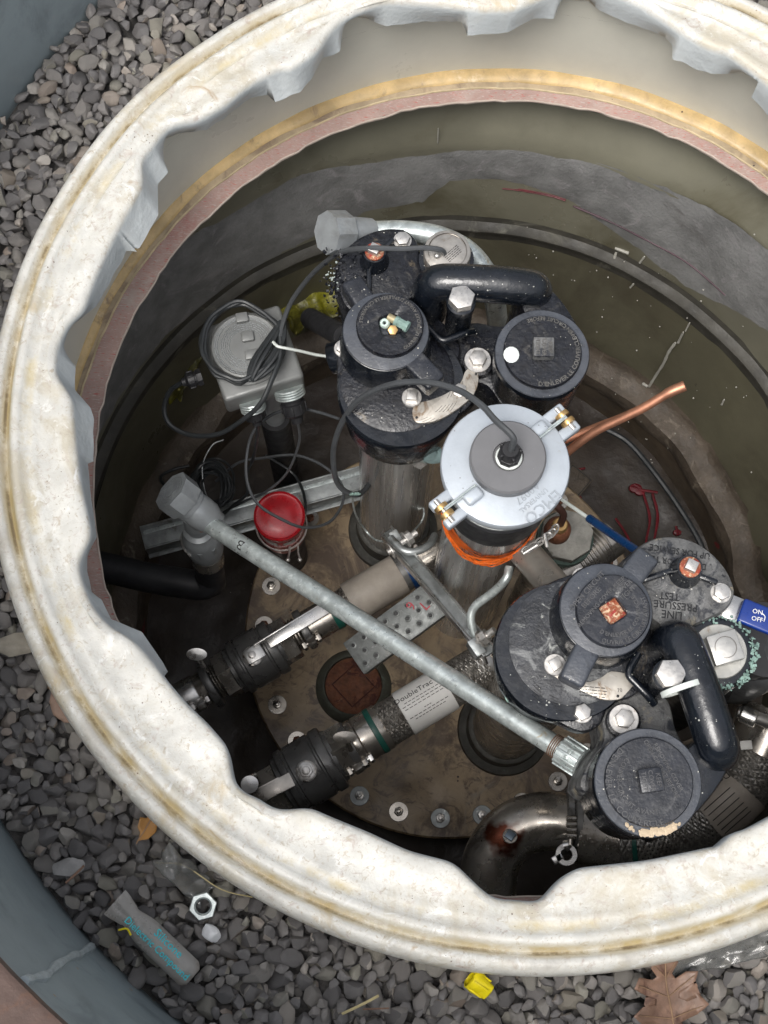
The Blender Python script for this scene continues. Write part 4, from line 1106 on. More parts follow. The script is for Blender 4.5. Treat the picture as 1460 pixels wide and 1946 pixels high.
# orange tape
tp = thing('orange_tape', (EC.x, EC.y, -.2), 'crumpled orange tape wrapped round the steel probe riser', 'tape')
for j in range(3):
    vs = []; fs = []; n = 120
    for i in range(n):
        a = 2 * PI * i / n
        zc_ = -.252 - j * .003 - .020 * math.sin(a + 2.2 + .3 * j) - .006 * noise.noise((math.cos(a) * 3, math.sin(a) * 3, j))
        hw = .0018 + .011 * max(0, noise.noise((math.cos(a) * 2.5, math.sin(a) * 2.5, j + 9)) + .25)
        for k in range(6):
            zz2 = zc_ - hw + 2 * hw * k / 5
            r = .0608 + j * .0008 + .0016 * abs(noise.noise((a * 9, k * .9, j)))
            vs.append((EC.x + r * math.cos(a), EC.y + r * math.sin(a), zz2))
    for i in range(n):
        q = (i + 1) % n
        for k in range(5): fs.append((i * 6 + k, q * 6 + k, q * 6 + k + 1, i * 6 + k + 1))
    MB().add(vs, fs).build('tape_layer', mat_orange, tp)

rg_ = random.Random(2)
for k in range(7):
    pts = []; ph = rg_.uniform(-.3, .3)
    for i in range(26):
        a = R(-205 + 230 * i / 25) ; zz2 = -.257 - .018 * math.sin(PI * i / 25 + ph) * rg_.uniform(.6, 1.3) - .020 * math.exp(-((i - 8 - k) / 2.5) ** 2) - k * .002
        pts.append((EC.x + (.0628 + .0012 * (k % 3)) * math.cos(a), EC.y + (.0628 + .0012 * (k % 3)) * math.sin(a), zz2))
    MB().tube(catmull(pts, 3), .0011, 5).build('tape_strand', mat_orange, tp)
# ================================================================ clamp bracket between the two columns
bk = thing('pipe_bracket', at(835, 1130, -.42), 'long double flat steel bracket clamped across two riser columns', 'bracket')
a = at(742, 1022, -.50); b = at(925, 1238, -.36)
dv = (b - a).normalized(); sd = dv.cross(Vector((0, 0, 1))).normalized()
bf_ = frame((a + b) / 2, sd.cross(dv), dv)
MB().box((b - a).length + .02, .0170, .004, bf_ @ T(0, .001, .004), .001).build('flat_bar', mat_galvd, bk)
for off in (-.0085, .0105): MB().box((b - a).length + .024, .0035, .020, bf_ @ T(0, off, 0), .001).build('edge_rail', mat_steel, bk)
ub = catmull([at(968, 1078, -.30), at(962, 1100, -.30), at(938, 1125, -.32), at(905, 1150, -.34), at(895, 1172, -.35), at(900, 1200, -.36), at(915, 1232, -.37)], 6)
MB().tube(ub, .0062, 10).build('u_bolt', mat_galv, bk)
ub = catmull([at(742, 1022, -.47), at(765, 1045, -.46), at(790, 1048, -.46), at(815, 1036, -.47), at(826, 1018, -.5)], 6)
MB().tube(ub, .0058, 10).build('u_bolt', mat_galvd, bk)
for (p, q) in ((at(762, 1032, -.45), at(792, 1012, -.45)), (at(905, 1222, -.35), at(940, 1197, -.33)), (at(737, 1050, -.49), at(755, 1040, -.49))):
    mm = MB(); mm.rod(p, q, .0050, 12); d_ = (q - p); mm.hexp(.0105, 0, .009, frame(p.lerp(q, .35), d_)); mm.lathe([(.013, 0), (.013, .002)], 20, frame(p.lerp(q, .28), d_))
    mm.build('bolt', mat_bolt, bk)
MB().box(.026, .016, .030, frame(at(905, 1232, -.36), (0, 0, 1), dv), .002).build('spacer_block', mat_galvd, bk); MB().box(.02, .014, .022, frame(at(752, 1022, -.49), (0, 0, 1), dv), .002).build('spacer_block', mat_galvd, bk)

# ================================================================ perforated strut under the conduit
mat_pstrut = M('dull_galvanised', (.19, .20, .195), .5, .5, .2, 50, stains=[((.14, .13, .12), .52, .7, 18, .8), ((.42, .43, .42), .58, .72, 90)], bump=.3, bs=220)
ps = thing('punched_strut', at(740, 1195, -.56), 'galvanised strut covered in punched dimples below the long conduit', 'strut')
p0 = at(672, 1252, -.60); p1 = at(840, 1128, -.55)
d = (p1 - p0); L = d.length; fr_ = frame((p0 + p1) / 2, (0, 0, 1), d)
f3_ = frame((p0 + p1) / 2, d.cross(Vector((0, 0, 1))).cross(d), d)
f3_ = frame((p0 + p1) / 2, (d.normalized().cross(Vector((0, 0, 1)))).cross(d.normalized()) * 1.0, d)
W2 = .056
mm = MB(); mm.box(L, W2, .0025, f3_, .0008)
for s in (-1, 1): mm.box(L, .0025, .022, f3_ @ T(0, s * W2 / 2, -.0105), .0008)
mm.build('channel', mat_pstrut, ps)
dm = MB(); dh = MB()
nL = int(L / .021)
for i in range(nL + 1):
    for j in range(3):
        x = -L / 2 + .012 + i * .021 + (j % 2) * .0105; y = (j - 1) * .017
        if x > L / 2 - .006: continue
        dm.lathe([(.0055, .001), (.0050, .0022), (.0034, .0026), (.0028, .0016)], 14, f3_ @ T(x, y), capa=False, capb=False)
        dh.lathe([(.0028, .0014), (.0026, .0017)], 10, f3_ @ T(x, y), capa=False)
dm.build('dimple', mat_pstrut, ps); dh.build('dark_hole_disc', mat_ink, ps)  # black discs on the solid plate, painted in for the shade inside holes
t = MB(); text_at(t, '9', .022, f3_ @ T(.036, .012, .0022) @ RZ(R(25)), .0002); text_at(t, 'L', .022, f3_ @ T(.054, .000, .0022) @ RZ(R(10)), .0002); t.build('red_marking', M('red_marker', (.45, .01, .03), .5), ps)

# strut channel behind the red cap
sc_ = thing('strut_channel', at(470, 970, -.72), 'galvanised steel channel lying behind the red cap', 'strut')
p0 = at(272, 1024, -.72); p1 = at(700, 912, -.74); d = p1 - p0; L = d.length; f_ = frame((p0 + p1) / 2, (0, 0, 1), d)
mm = MB(); mm.box(L, .036, .003, f_ @ T(0, 0, .015), .0008)
for s in (-1, 1): mm.box(L, .003, .034, f_ @ T(0, s * .0195, -.001), .0008); mm.box(L, .010, .003, f_ @ T(0, s * .0235, -.0185), .0008)
mm.build('channel', mat_galvd, sc_)
MB().box(L * .98, .007, .001, f_ @ T(0, .008, .0168), .0003).build('groove', mat_galv, sc_)

# ================================================================ red cap riser
rp = at(531, 980, -.60)
rc = thing('red_cap_riser', (rp.x, rp.y, LZ + .0), 'red domed fill cap held by a wire bail next to the conduit', 'fill cap')
f_ = T(rp.x, rp.y, -.60)
MB().lathe([(.0360, -.028), (.0395, -.020), (.0415, -.006), (.0410, -.001), (.0390, .0005), (.0372, -.0015), (.034, -.002), (.024, .0005), (.012, .0018), (.002, .002)], 56, f_).build('cap', mat_red, rc)
MB().lathe([(.036, -.105), (.038, -.09), (.038, -.05), (.0362, -.026)], 48, f_, capa=False, capb=False).build('adaptor', mat_red, rc)
MB().cyl(.0335, LZ + .001, -.70, 40, T(rp.x, rp.y, 0)).build('riser_pipe', mat_rub, rc)
lbm = MB(); vs = []; fs = []
for (a0_, a1_) in ((-150, -95), (-80, -50)):
    n0 = len(vs)
    for i in range(13):
        a = R(a0_ + (a1_ - a0_) * i / 12)
        for z in (-.0455, -.030): vs.append((rp.x + .0384 * math.cos(a), rp.y + .0384 * math.sin(a), -.60 + z))
    for i in range(12): fs.append((n0 + i * 2, n0 + i * 2 + 2, n0 + i * 2 + 3, n0 + i * 2 + 1))
lbm.add(vs, fs).build('label', M('cap_label', (.50, .45, .42), .5, 0, .2, 90, stains=[((.12, .06, .06), .55, .66, 130)]), rc)
bw = [];
for i in range(27):
    a = R(35 - 250 * i / 26); bw.append((rp.x + .0415 * math.cos(a), rp.y + .0415 * math.sin(a), -.60 - .05 - .012 * math.sin(PI * i / 26)))
MB().tube(bw, .0016, 8).build('wire_bail', mat_bolt, rc)
q0 = Vector(bw[0]); MB().tube([q0, q0 + Vector((.002, .004, .03)), q0 + Vector((-.004, .012, .052))], .0016, 8).build('wire_upright', mat_bolt, rc)
for px in (551, 566):
    mm = MB(); mm.tube([at(px, 1032, -.66), at(px - (558 - px) * .1, 1050, -.66), at(px + (px - 558) * .5, 1062, -.655)], .0018, 8); mm.sphere(.004, at(px + (px - 558) * .5, 1064, -.655), 10, 8); mm.build('bail_end', mat_bolt, rc)

# ================================================================ the long conduit with fittings
cd = thing('long_conduit', at(740, 1215, -.30), 'long galvanised conduit crossing diagonally in front of the probe riser', 'conduit')
c0 = at(385, 988, -.385); c1 = at(1100, 1446, -.175); dc = (c1 - c0).normalized()
MB().tube(catmull([c0, c0.lerp(c1, .25) , c0.lerp(c1, .5) + Vector((0, 0, .0015)), c0.lerp(c1, .75), c1], 6), .0134, 24).build('pipe', mat_galv, cd)
MB().tube([c0 + dc * (c1 - c0).length * .535, c0 + dc * (c1 - c0).length * .555], .0138, 24).build('weld_band', mat_galv, cd)
r0 = c0.lerp(c1, .008); MB().lathe([(.0137, 0), (.0165, .002), (.0165, .006), (.0140, .008)], 24, frame(r0 - dc * .004, dc)).build('rust_ring', M('rust_ring', (.30, .09, .04), .7, 0, .3, 80, bump=.5), cd)
nt_ = c0.lerp(c1, .962)
th = MB()
for k in range(5): th.lathe([(.0128, 0), (.0148, .0012), (.0128, .0024)], 24, frame(c0.lerp(c1, .940) + dc * k * .0026, dc))
th.build('thread', M('rusty_thread', (.24, .14, .09), .6, .4, .3, 90), cd)
mm = MB(); mm.lathe([(.0165, 0), (.0190, .002), (.0190, .014), (.0165, .016), (.0160, .018), (.0185, .020), (.0185, .030), (.0160, .032)], 30, frame(c0.lerp(c1, .958), dc))
for k in range(14): mm.box(.003, .0035, .030, frame(c0.lerp(c1, .958) + dc * .016, dc) @ RZ(k * 2 * PI / 14) @ T(.0188, 0, 0), .0008)
mm.build('coupling_nut', mat_galv, cd)
t = MB(); fm = frame(c0, dc, Vector((0, 0, 1)).cross(dc)); 
text_cyl(t, 'B', .020, frame(c0, dc, Vector((.05, -.25, 1)).normalized()), .0136, (c1 - c0).length * .130, R(0), .0002, flip=True); t.build('pen_mark', mat_ink, cd)
# sealing fitting with hex plug and drop leg
f0 = at(343, 945, -.350); f1_ = at(405, 992, -.392); df = (f1_ - f0).normalized(); Lf = (f1_ - f0).length
fm = frame(f0, df, (0, 0, 1))
sf = MB(); sf.lathe([(.0185, .012), (.0235, .024), (.0245, .036), (.0240, .052), (.0200, Lf - .004), (.0185, Lf + .004), (.0150, Lf + .006)], 36, fm); sfo = sf.build('sealing_fitting', mat_fit, cd)
hx = MB(); hx.hexp(.0310, -.018, .012, fm, 8, .003); hx.lathe([(.026, .010), (.0255, .02)], 32, fm); hxo = hx.build('plug', mat_fit, cd)
t = MB(); [arcdashes(t, fm @ T(0, 0, -.0182), q_, .0006, 3) for q_ in (.022, .017, .012)]; t.build('raised_print', mat_galvd, hxo)
d0 = at(370, 985, -.425); d1 = at(398, 1062, -.56); dd = (d1 - d0).normalized(); Ld = (d1 - d0).length
dm_ = frame(d0, dd)
un = MB(); un.lathe([(.017, -.01), (.0185, .012), (.0190, .020), (.0165, .024), (.0165, .034), (.0235, .037), (.0235, .044), (.0265, .048), (.0290, .060), (.0295, .085), (.0270, .105), (.0225, .118), (.0205, .125)], 36, dm_)
un.build('union', mat_fit, cd)
u2 = MB(); u2.hexp(.0305, .062, .078, dm_, 8, .002); u2.build('union_nut', mat_fit, cd)
MB().tube([dm_ @ Vector((.0305 * math.cos(a), .0305 * math.sin(a), .085 + .02 * math.cos(a))) for a in [R(120 + 10 * k) for k in range(20)]], .0018, 8).build('tag_wire', mat_steel, cd)
# rubber boot and black hose to the wall
bo = thing('black_hose', at(392, 1100, -.62), 'black rubber boot and hose running from the grey union to the left wall', 'hose')
b0 = dm_ @ Vector((0, 0, .115)); b1 = at(403, 1110, -.64)
MB().rod(b0, b1, .0235, 28, .0225, ).build('boot', mat_rub, bo)
MB().rod(b0, b0.lerp(b1, .25), .0250, 28).build('boot_clamp', mat_steeld, bo)
hs_ = catmull([at(398, 1098, -.62), at(385, 1112, -.63), at(340, 1107, -.63), at(280, 1097, -.63), at(220, 1083, -.63), at(150, 1068, -.63)], 6)
MB().tube(hs_, .0245, 20).build('hose', mat_rub, bo)

# conduit behind the far pump
ca = thing('bent_conduit', at(800, 450, -.25), 'bent galvanised conduit with grey hex plug behind the far pump', 'conduit')
pts = [at(668, 441, -.165), at(715, 441, -.165), at(765, 440, -.165), at(820, 447, -.165), at(865, 463, -.17), at(900, 488, -.18), at(926, 525, -.20), at(940, 570, -.26), at(948, 640, -.40), at(948, 700, -.60)]
MB().tube(catmull(pts, 7), .0150, 22).build('pipe', mat_galv, ca)
q0 = at(640, 442, -.135); q1 = at(704, 441, -.165); fm = frame(q0, q1 - q0)
MB().hexp(.0290, -.016, .016, fm, 8, .003).build('plug', mat_fit, ca)
MB().lathe([(.0200, .018), (.0210, .024), (.0200, .036), (.0185, (q1 - q0).length), (.0165, (q1 - q0).length + .002)], 30, fm).build('sealing_fitting', mat_fit, ca)
MB().rod(at(668, 448, -.18), at(672, 500, -.27), .0175, 24).build('drop_leg', mat_fit, ca)

# ================================================================ junction box on a post
JZ = -.35
jc = at(479, 669, JZ); jx = at(582, 715, JZ) - at(430, 763, JZ); jw = jx.length
jf = frame(jc, (0, 0, 1), jx)
jb = thing('junction_box', (jc.x, jc.y, LZ - .07), 'square grey junction box with a round embossed lid and cable coil', 'junction box')
jh = (at(377, 625, JZ) - at(430, 763, JZ)).length
MB().box(jw, jh, .052, jf @ T(0, 0, -.026), .006, 3).build('box', mat_box, jb)
lc_ = at(468, 658, JZ + .012) ; lf = T(lc_.x, lc_.y, JZ)
lo = MB().lathe([(.0560, -.002), (.0565, .004), (.0520, .006), (.0515, .012), (.0495, .0155), (.0470, .0165), (.0420, .0150), (.0400, .0152), (.02, .0156)], 64, lf).build('round_lid', M('lid_alloy', (.20, .205, .20), .5, .3, .1, 20, stains=[((.15, .15, .14), .55, .75, 12)], bump=.2, bs=260, bd=.0008), jb)
lg = MB()
la = math.atan2(jx.y, jx.x) + R(-52)
for k, (px, py) in enumerate(((460, 604), (471, 640), (478, 674))):
    q = at(px, py, JZ + .018); lg.box(.018, .015, .008, T(q.x, q.y, JZ + .018) @ RZ(R(12)), .002)
lg.build('lug', mat_box, lo)
t = MB()
for k, rr in enumerate((.0445, .0415, .036, .033, .030, .027, .024)): arcdashes(t, T(lc_.x, lc_.y, JZ + .0160), rr, .0006, k)
t.build('raised_print', mat_fit, lo)
# glands: left one, two at the front
def gland(name, p, q, r, parent, collar=None):
    d = q - p; L = d.length; f_ = frame(p, d)
    if collar: 
        cm = MB()
        for k in range(4): cm.lathe([(r * 1.25, k * .004), (r * 1.32, k * .004 + .0015), (r * 1.25, k * .004 + .003)], 28, f_)
        cm.build('threaded_collar', mat_galv, parent)
    m_ = MB(); m_.hexp(r * 1.1, L * .1, L * .34, f_, 8, .001); m_.lathe([(r * .85, L * .34), (r * .85, L * .42), (r * 1.05, L * .44), (r * 1.0, L * .72), (r * .55, L * .84), (r * .5, L)], 24, f_)
    for k in range(8): m_.box(.003, .003, L * .26, f_ @ RZ(k * PI / 4) @ T(r * 1.03, 0, L * .58), .0008)
    return m_.build(name, mat_rub, parent)
gland('cable_gland', at(388, 714, JZ - .03), at(346, 727, JZ - .03), .0125, jb)
gland('cable_gland', at(548, 735, JZ - .03), at(566, 802, JZ - .07), .0175, jb, True)
gland('cable_gland', at(478, 762, JZ - .03), at(490, 806, JZ - .06), .0145, jb, True)
MB().rod((jc.x + .02, jc.y - .02, JZ - .05), (jc.x + .02, jc.y - .02, -.72), .0165, 24).build('post_conduit', mat_fit, jb)
MB().rod((jc.x + .02, jc.y - .02, -.57), (jc.x + .02, jc.y - .02, LZ - .07), .024, 24).build('post_boot', mat_rub, jb)
# ================================================================ cables
def cable(name, pts, r, mat, label, n=8, group='cables and wires in the sump'):
    rj = random.Random(len(pts) * 7 + int(r * 1e5)); pts = [Vector(p) + (Vector((rj.gauss(0, .0016), rj.gauss(0, .0016), 0)) if 0 < i < len(pts) - 1 else Vector((0, 0, 0))) for i, p in enumerate(pts)]
    o = MB().tube(catmull(pts, n), r, 8).build(name, mat)
    return tag(o, label, 'cable', group)
def jl(px, py, dz=0): return at(px, py, JZ + dz)
# coil on the box
coil = MB(); rg = random.Random(4)
for k in range(4):
    pts = []
    for i in range(20):
        a = 2 * PI * i / 20
        p = at(463, 654, JZ + .02) + Vector(((.056 + .0022 * rg.gauss(0, 1) + .001 * k) * math.cos(a), (.060 + .002 * rg.gauss(0, 1)) * math.sin(a), .003 + .0045 * (k % 3)))
        if p.x > at(520, 0, JZ).x: p = p.lerp(jl(528, 640, .03), .25)
        pts.append(p)
    coil.tube(catmull(pts, 3, True), .0032, 8, True)
for k in range(5):
    o1 = Vector((.004 * k - .008, .002 * (k % 2), .003 * (k % 3)))
    coil.tube(catmull([jl(537, 612, .03) + o1 * .4, jl(522, 650, .03) + o1 * 1.6, jl(498, 690, .03) + o1 * 1.8, jl(480, 722, .028) + o1 * .4, jl(500, 705, .03) - o1, jl(528, 670, .03) - o1, jl(538, 615, .03)], 5), .0034, 8)
tag(coil.build('coiled_cable', mat_cable), 'thick black cable coiled and bundled on top of the grey junction box', 'cable')
cable('sensor_cable', [jl(532, 640, .035), jl(540, 610, .04), at(553, 575, -.29), at(575, 540, -.25), at(605, 508, -.20), at(650, 482, -.13), at(700, 474, -.092), at(760, 470, -.090), at(815, 469, -.088), at(838, 474, -.092), at(845, 484, -.104)], .0036, mat_cabg, 'grey cable rising from the box coil to the round sensor on the far pump')
cable('probe_cable', [Vector((dk.x + .001, dk.y, -.012)), Vector((dk.x - .001, dk.y + .008, .012)), at(942, 800, .012), at(912, 768, .00), at(868, 742, -.02), at(805, 726, -.04), at(745, 731, -.07), at(688, 758, -.12), at(650, 800, -.18), at(634, 850, -.25), at(634, 895, -.31), at(643, 922, -.35), at(662, 940, -.38), at(686, 940, -.42), at(704, 915, -.47), at(709, 880, -.52)], .0040, mat_cabg, 'grey cable looping from the pale probe cap over the far pump')
tc_ = MB(); rg = random.Random(9)
for k in range(26):
    p = at(652 + k * 1.3, 928 + 12 * min(1, k / 10), -.37 - k * .0012); s1 = rg.uniform(.002, .0045)
    tc_.box(s1, s1 * .8, s1, T(*(p + Vector((0, 0, .003)))) @ Matrix.Rotation(rg.random() * 6, 4, 'Z'))
tag(tc_.build('verdigris_deposit', mat_teal, flat=True, kind='stuff'), 'pale teal corrosion crusted on the probe cable beside the column', 'corrosion')
cable('gland_cable', [at(346, 727, JZ - .03), at(325, 745, JZ - .05), at(314, 775, JZ - .07), at(325, 806, JZ - .08), at(362, 826, JZ - .08), at(410, 824, JZ - .06), at(455, 802, JZ - .02), at(492, 765, JZ + .02), at(515, 725, JZ + .035), at(530, 680, JZ + .035), at(533, 640, JZ + .035)], .0037, mat_cable, 'black cable looping below the box from its left gland')
cable('thin_cable', [at(566, 800, -.42), at(567, 835, -.47), at(556, 880, -.53), at(535, 912, -.57), at(505, 935, -.60), at(470, 950, -.64), at(430, 968, -.68), at(400, 990, -.70)], .0021, mat_cabg, 'thin grey cable hanging from the right front gland of the box')
cable('loop_cable', [at(645, 796, -.40), at(610, 780, -.42), at(568, 775, -.43), at(520, 788, -.45), at(485, 820, -.47), at(466, 865, -.49), at(468, 915, -.50), at(490, 955, -.51), at(530, 985, -.52), at(580, 1002, -.54), at(630, 988, -.57), at(652, 950, -.60), at(645, 915, -.62), at(612, 885, -.63), at(560, 868, -.64), at(505, 868, -.65), at(450, 882, -.66), at(410, 915, -.68)], .0024, mat_cabg, 'thin cable in a wide loose circle above the red cap')
cable('drop_cable', [at(490, 806, -.41), at(488, 840, -.47), at(478, 880, -.55), at(467, 905, -.60), at(470, 935, -.62), at(440, 965, -.66), at(428, 975, -.70)], .0026, mat_cable, 'black cable dropping from the lower left gland of the box')
cable('floor_cable', [at(505, 865, -.70), at(560, 905, -.72), at(585, 965, -.68), at(560, 1005, -.70), at(500, 962, -.72), at(455, 960, -.72)], .0024, mat_cable, 'dark cable loop lying under the channel left of the red cap')
bl = MB(); rg = random.Random(6)
for k in range(16):
    cx, cy = 402 + rg.gauss(0, 5), 925 + rg.gauss(0, 5); rx, ry = 34 + rg.gauss(0, 5), 40 + rg.gauss(0, 6); ph = rg.random() * 6
    zz0 = -.66 + rg.uniform(-.02, .03)
    bl.tube(catmull([at(cx + rx * math.cos(ph + u * PI / 5), cy + ry * math.sin(ph + u * PI / 5), zz0 + .008 * math.sin(u * 1.7 + k)) for u in range(10)], 4, True), .0021, 6, True)
tag(bl.build('wire_bundle', mat_cable), 'tangled bundle of thin black wire behind the grey conduit plug', 'wire')
cable('stray_wire', [at(425, 836, -.62), at(402, 850, -.62), at(388, 885, -.63), at(388, 925, -.64), at(400, 960, -.66)], .0012, mat_galvd, 'thin pale twisted wire rising out of the black wire bundle')
cable('far_wire', [at(340, 935, -.75), at(312, 925, -.76), at(310, 905, -.77), at(330, 890, -.78), at(360, 885, -.78)], .003, mat_cable, 'black cable end curling beside the wall left of the wire bundle')
cable('lanyard', [at(668, 938, -.40), at(676, 975, -.50), at(690, 1005, -.60), at(712, 1024, -.60), at(745, 1030, -.56)], .0016, mat_galv, 'thin steel wire lanyard hanging round the far pump column')
cable('lanyard', [at(803, 955, -.60), at(805, 975, -.60), at(797, 1000, -.60), at(780, 1015, -.56)], .0016, mat_galv, 'short steel wire on the probe side of the far pump column')
cable('wall_cable', [at(1145, 812, -.875), at(1190, 842, -.875), at(1240, 895, -.875), at(1290, 960, -.875), at(1330, 1030, -.875), at(1345, 1080, -.88)], .0055, mat_cable, 'black cable following the curved foot of the wall on the right')
for nm, pts, lab in (('cable_tie', [jl(519, 650, .045), jl(528, 658, .048), jl(545, 662, .045), jl(570, 667, .035), jl(600, 674, .02), jl(627, 678, .01)], 'white cable tie binding the coil, its tail reaching the far pump'),):
    o = MB().tube(catmull(pts, 6), .0022, 6).build(nm, mat_white); tag(o, lab, 'cable tie')
# tie round the near pump's cross-over tube
g = T(*B0) @ RZ(BANG)
tcx = at(1296, 1303, -.03); 
Ptube = at(1297, 1308, -.025); axd = (g @ Vector((.1620, .0860, 0))) - (g @ Vector((.048, .068, 0)))
tf = frame(Ptube, axd)
mm = MB(); mm.lathe([(.0240, -.0035), (.0252, -.003), (.0252, .003), (.0240, .0035)], 40, tf, capa=False, capb=False)
tag(mm.build('cable_tie', mat_white), 'pale cable tie strapped round the near pump cross-over tube', 'cable tie')

# ================================================================ braided hoses and ball valves
def braid(mb, path, r, turns_per_m=16, n=10, w=.0045):
    """two sets of flat ribbons wound in opposite directions round a path"""
    P = [Vector(p) for p in path]; N = len(P)
    X = []; up = Vector((0, 0, 1)); t0 = (P[1] - P[0]).normalized(); x = (up - t0 * up.dot(t0)).normalized(); s = 0; S = [0]
    Tn = []
    for i in range(N):
        t = (P[min(i + 1, N - 1)] - P[max(i - 1, 0)]).normalized(); x = (x - t * x.dot(t)).normalized(); X.append(x.copy()); Tn.append(t)
        if i: s += (P[i] - P[i - 1]).length; S.append(s)
    for sg in (1, -1):
        for k in range(n):
            vs = []; fs = []
            for i in range(N):
                a = 2 * PI * k / n + sg * S[i] * turns_per_m * 2 * PI
                ph = math.sin(S[i] * turns_per_m * 2 * PI * n * .5 * 2 + (0 if sg > 0 else PI) + k * PI)
                rr = r + .0008 * ph + .0006
                y = Tn[i].cross(X[i]); rd = X[i] * math.cos(a) + y * math.sin(a); tg = (X[i] * -math.sin(a) + y * math.cos(a)) * sg
                along = (Tn[i] * .75 - tg * .66 * 1).normalized()
                cc = P[i] + rd * rr
                vs += [cc + along * w / 2 - rd * .0004, cc + rd * .0006, cc - along * w / 2 - rd * .0004]
            for i in range(N - 1):
                for q in (0, 1):
                    f = (i * 3 + q, i * 3 + q + 1, (i + 1) * 3 + q + 1, (i + 1) * 3 + q); fs.append(f if sg > 0 else f[::-1])
            mb.add(vs, fs)
mat_braid = M('braid_wire', (.36, .34, .31), .4, .85, .3, 120, stains=[((.14, .12, .10), .52, .7, 26)], bump=.4, bs=700, bd=.0004)
def line(P0, P1, n): return [P0.lerp(P1, i / n) for i in range(n + 1)]
def hose_line(A, Bp, name, label, specs):
    d = (Bp - A); L = d.length; u = d.normalized()
    th_ = thing(name, A.lerp(Bp, .5) - Vector((0, 0, .05)), label, 'ball valve')
    return th_, u, L
def seg_on(A, u, prof, seg=36, x=None): return MB().lathe(prof, seg, frame(A, u, x))
def ptx(A, Bp, ax, bx, px): return A.lerp(Bp, (px - ax) / (bx - ax))

def valve_assembly(A, Bp, ax, bx, label, lead, body, rb, hexes, clamp, name='ball_valve'):
    u = (Bp - A).normalized(); Q = lambda px: ptx(A, Bp, ax, bx, px)
    V = thing(name, Q((body[0] + body[1]) / 2) - Vector((0, 0, rb)), label, 'ball valve', 'ball valves on the braided hoses')
    b0, b1 = Q(body[0]), Q(body[1]); L = (b1 - b0).length
    MB().lathe([(rb * .80, -.002), (rb * .86, 0), (rb * .86, L * .07), (rb * .98, L * .09), (rb * 1.0, L * .11), (rb * 1.0, L * .20), (rb * .94, L * .215), (rb * .94, L * .25), (rb * .99, L * .27), (rb * .99, L * .70), (rb * .94, L * .72), (rb * .94, L * .75), (rb * 1.0, L * .77), (rb * 1.0, L * .90), (rb * .97, L * .93), (rb * .82, L * .935), (rb * .80, L)], 56, frame(b0, u)).build('valve_body', mat_iron, V)
    for (h0, h1, hr) in hexes:
        p, q = Q(h0), Q(h1); MB().hexp(hr, 0, (q - p).length, frame(p, u, Vector((0, 0, 1))), 6, .002).build('hex_end', mat_steeld, V)
    # stem and nut on top
    c = b0.lerp(b1, .45) + Vector((0, 0, rb * .98)) - Vector((0, .004, 0))
    mm = MB(); mm.lathe([(.016, -.006), (.016, .003), (.012, .005)], 24, T(*c)); mm.hexp(.0105, .004, .012, T(*c), 6, .001); mm.cyl(.006, .012, .017, 16, T(*c), .001)
    mm.build('stem_nut', mat_bolt, V)
    tb = MB(); tb.box(.032, .009, .004, T(*(c + Vector((0, 0, .002)))) @ RZ(math.atan2(u.y, u.x) + 1.0), .001); tb.box(.009, .030, .004, T(*(c + Vector((0, 0, .0026)))) @ RZ(math.atan2(u.y, u.x) + 1.0), .001); tb.build('lock_tab', mat_steeld, V)
    return V, u, Q, c
def clampring(parent, p, u, r, mat, mat2, boltdir, lever=False):
    MB().lathe([(r * .80, -.007), (r, -.006), (r * 1.04, 0), (r, .006), (r * .80, .007)], 36, frame(p, u)).build('clamp_ring', mat, parent)
    e = p + boltdir * r * 1.05; mm = MB()
    mm.box(.020, .012, .014, frame(e, u, boltdir), .002); mm.rod(e + u * .012 - boltdir * .0, e - u * .012, .0045, 10); mm.hexp(.0085, 0, .006, frame(e + u * .010, u))
    mm.hexp(.0085, 0, .006, frame(e - u * .016, u)); mm.build('clamp_bolt', mat2, parent)
def oldnut(parent, p, u, r, n, L):
    mm = MB()
    for k in range(n): mm.lathe([(r * .93, 0), (r, L / n * .3), (r, L / n * .5), (r * .93, L / n * .8)], 28, frame(p + u * (k * L / n), u))
    return mm.build('thread', mat_steeld, parent)
# --- far valve line
A = at(330, 1342, -.70); Bp = at(810, 1062, -.66)
V, u, Q, c = valve_assembly(A, Bp, 330, 810, 'dark ball valve nearer the left wall with a steel lever along it', None, (443, 533), .046, ((420, 446, .040), (530, 556, .039)), None)
MB().rod(Q(322), Q(392), .0275, 32).build('pipe_nipple', mat_steeld, V); MB().rod(Q(345), Q(378), .0305, 32, bev=.002).build('pipe_collar', mat_steel, V)
clampring(V, Q(400), u, .040, mat_iron, mat_bolt, Vector((-.25, -.75, .5)).normalized()); oldnut(V, Q(408), u, .029, 4, (Q(426) - Q(408)).length)
mm = MB(); mm.lathe([(.003, 0), (.016, .001), (.016, .004), (.003, .005)], 24, frame(at(374, 1243, -.60), (.1, -.3, 1)) @ Matrix.Diagonal((1, .6, 1, 1))); mm.rod(at(374, 1246, -.605), at(392, 1275, -.66), .004, 10); mm.build('thumb_screw', mat_steel, V)
oldnut(V, Q(553), u, .028, 3, (Q(570) - Q(553)).length); clampring(V, Q(578), u, .034, mat_iron, mat_steeld, Vector((.35, -.6, .6)).normalized())
MB().rod(Q(586), Q(655), .0285, 32).build('ferrule', mat_steeld, V); MB().rod(Q(628), Q(640), .0292, 32).build('green_band', mat_green, V)
mm = MB(); braid(mm, line(Q(655), Q(690), 40), .0285, 14, 12); MB().rod(Q(655), Q(690), .0275, 24).build('hose_core', mat_rub, V); mm.build('braid', mat_braid, V)
MB().rod(Q(664), Q(760), .0345, 40, bev=.001).build('sleeve', mat_sleeved, V)
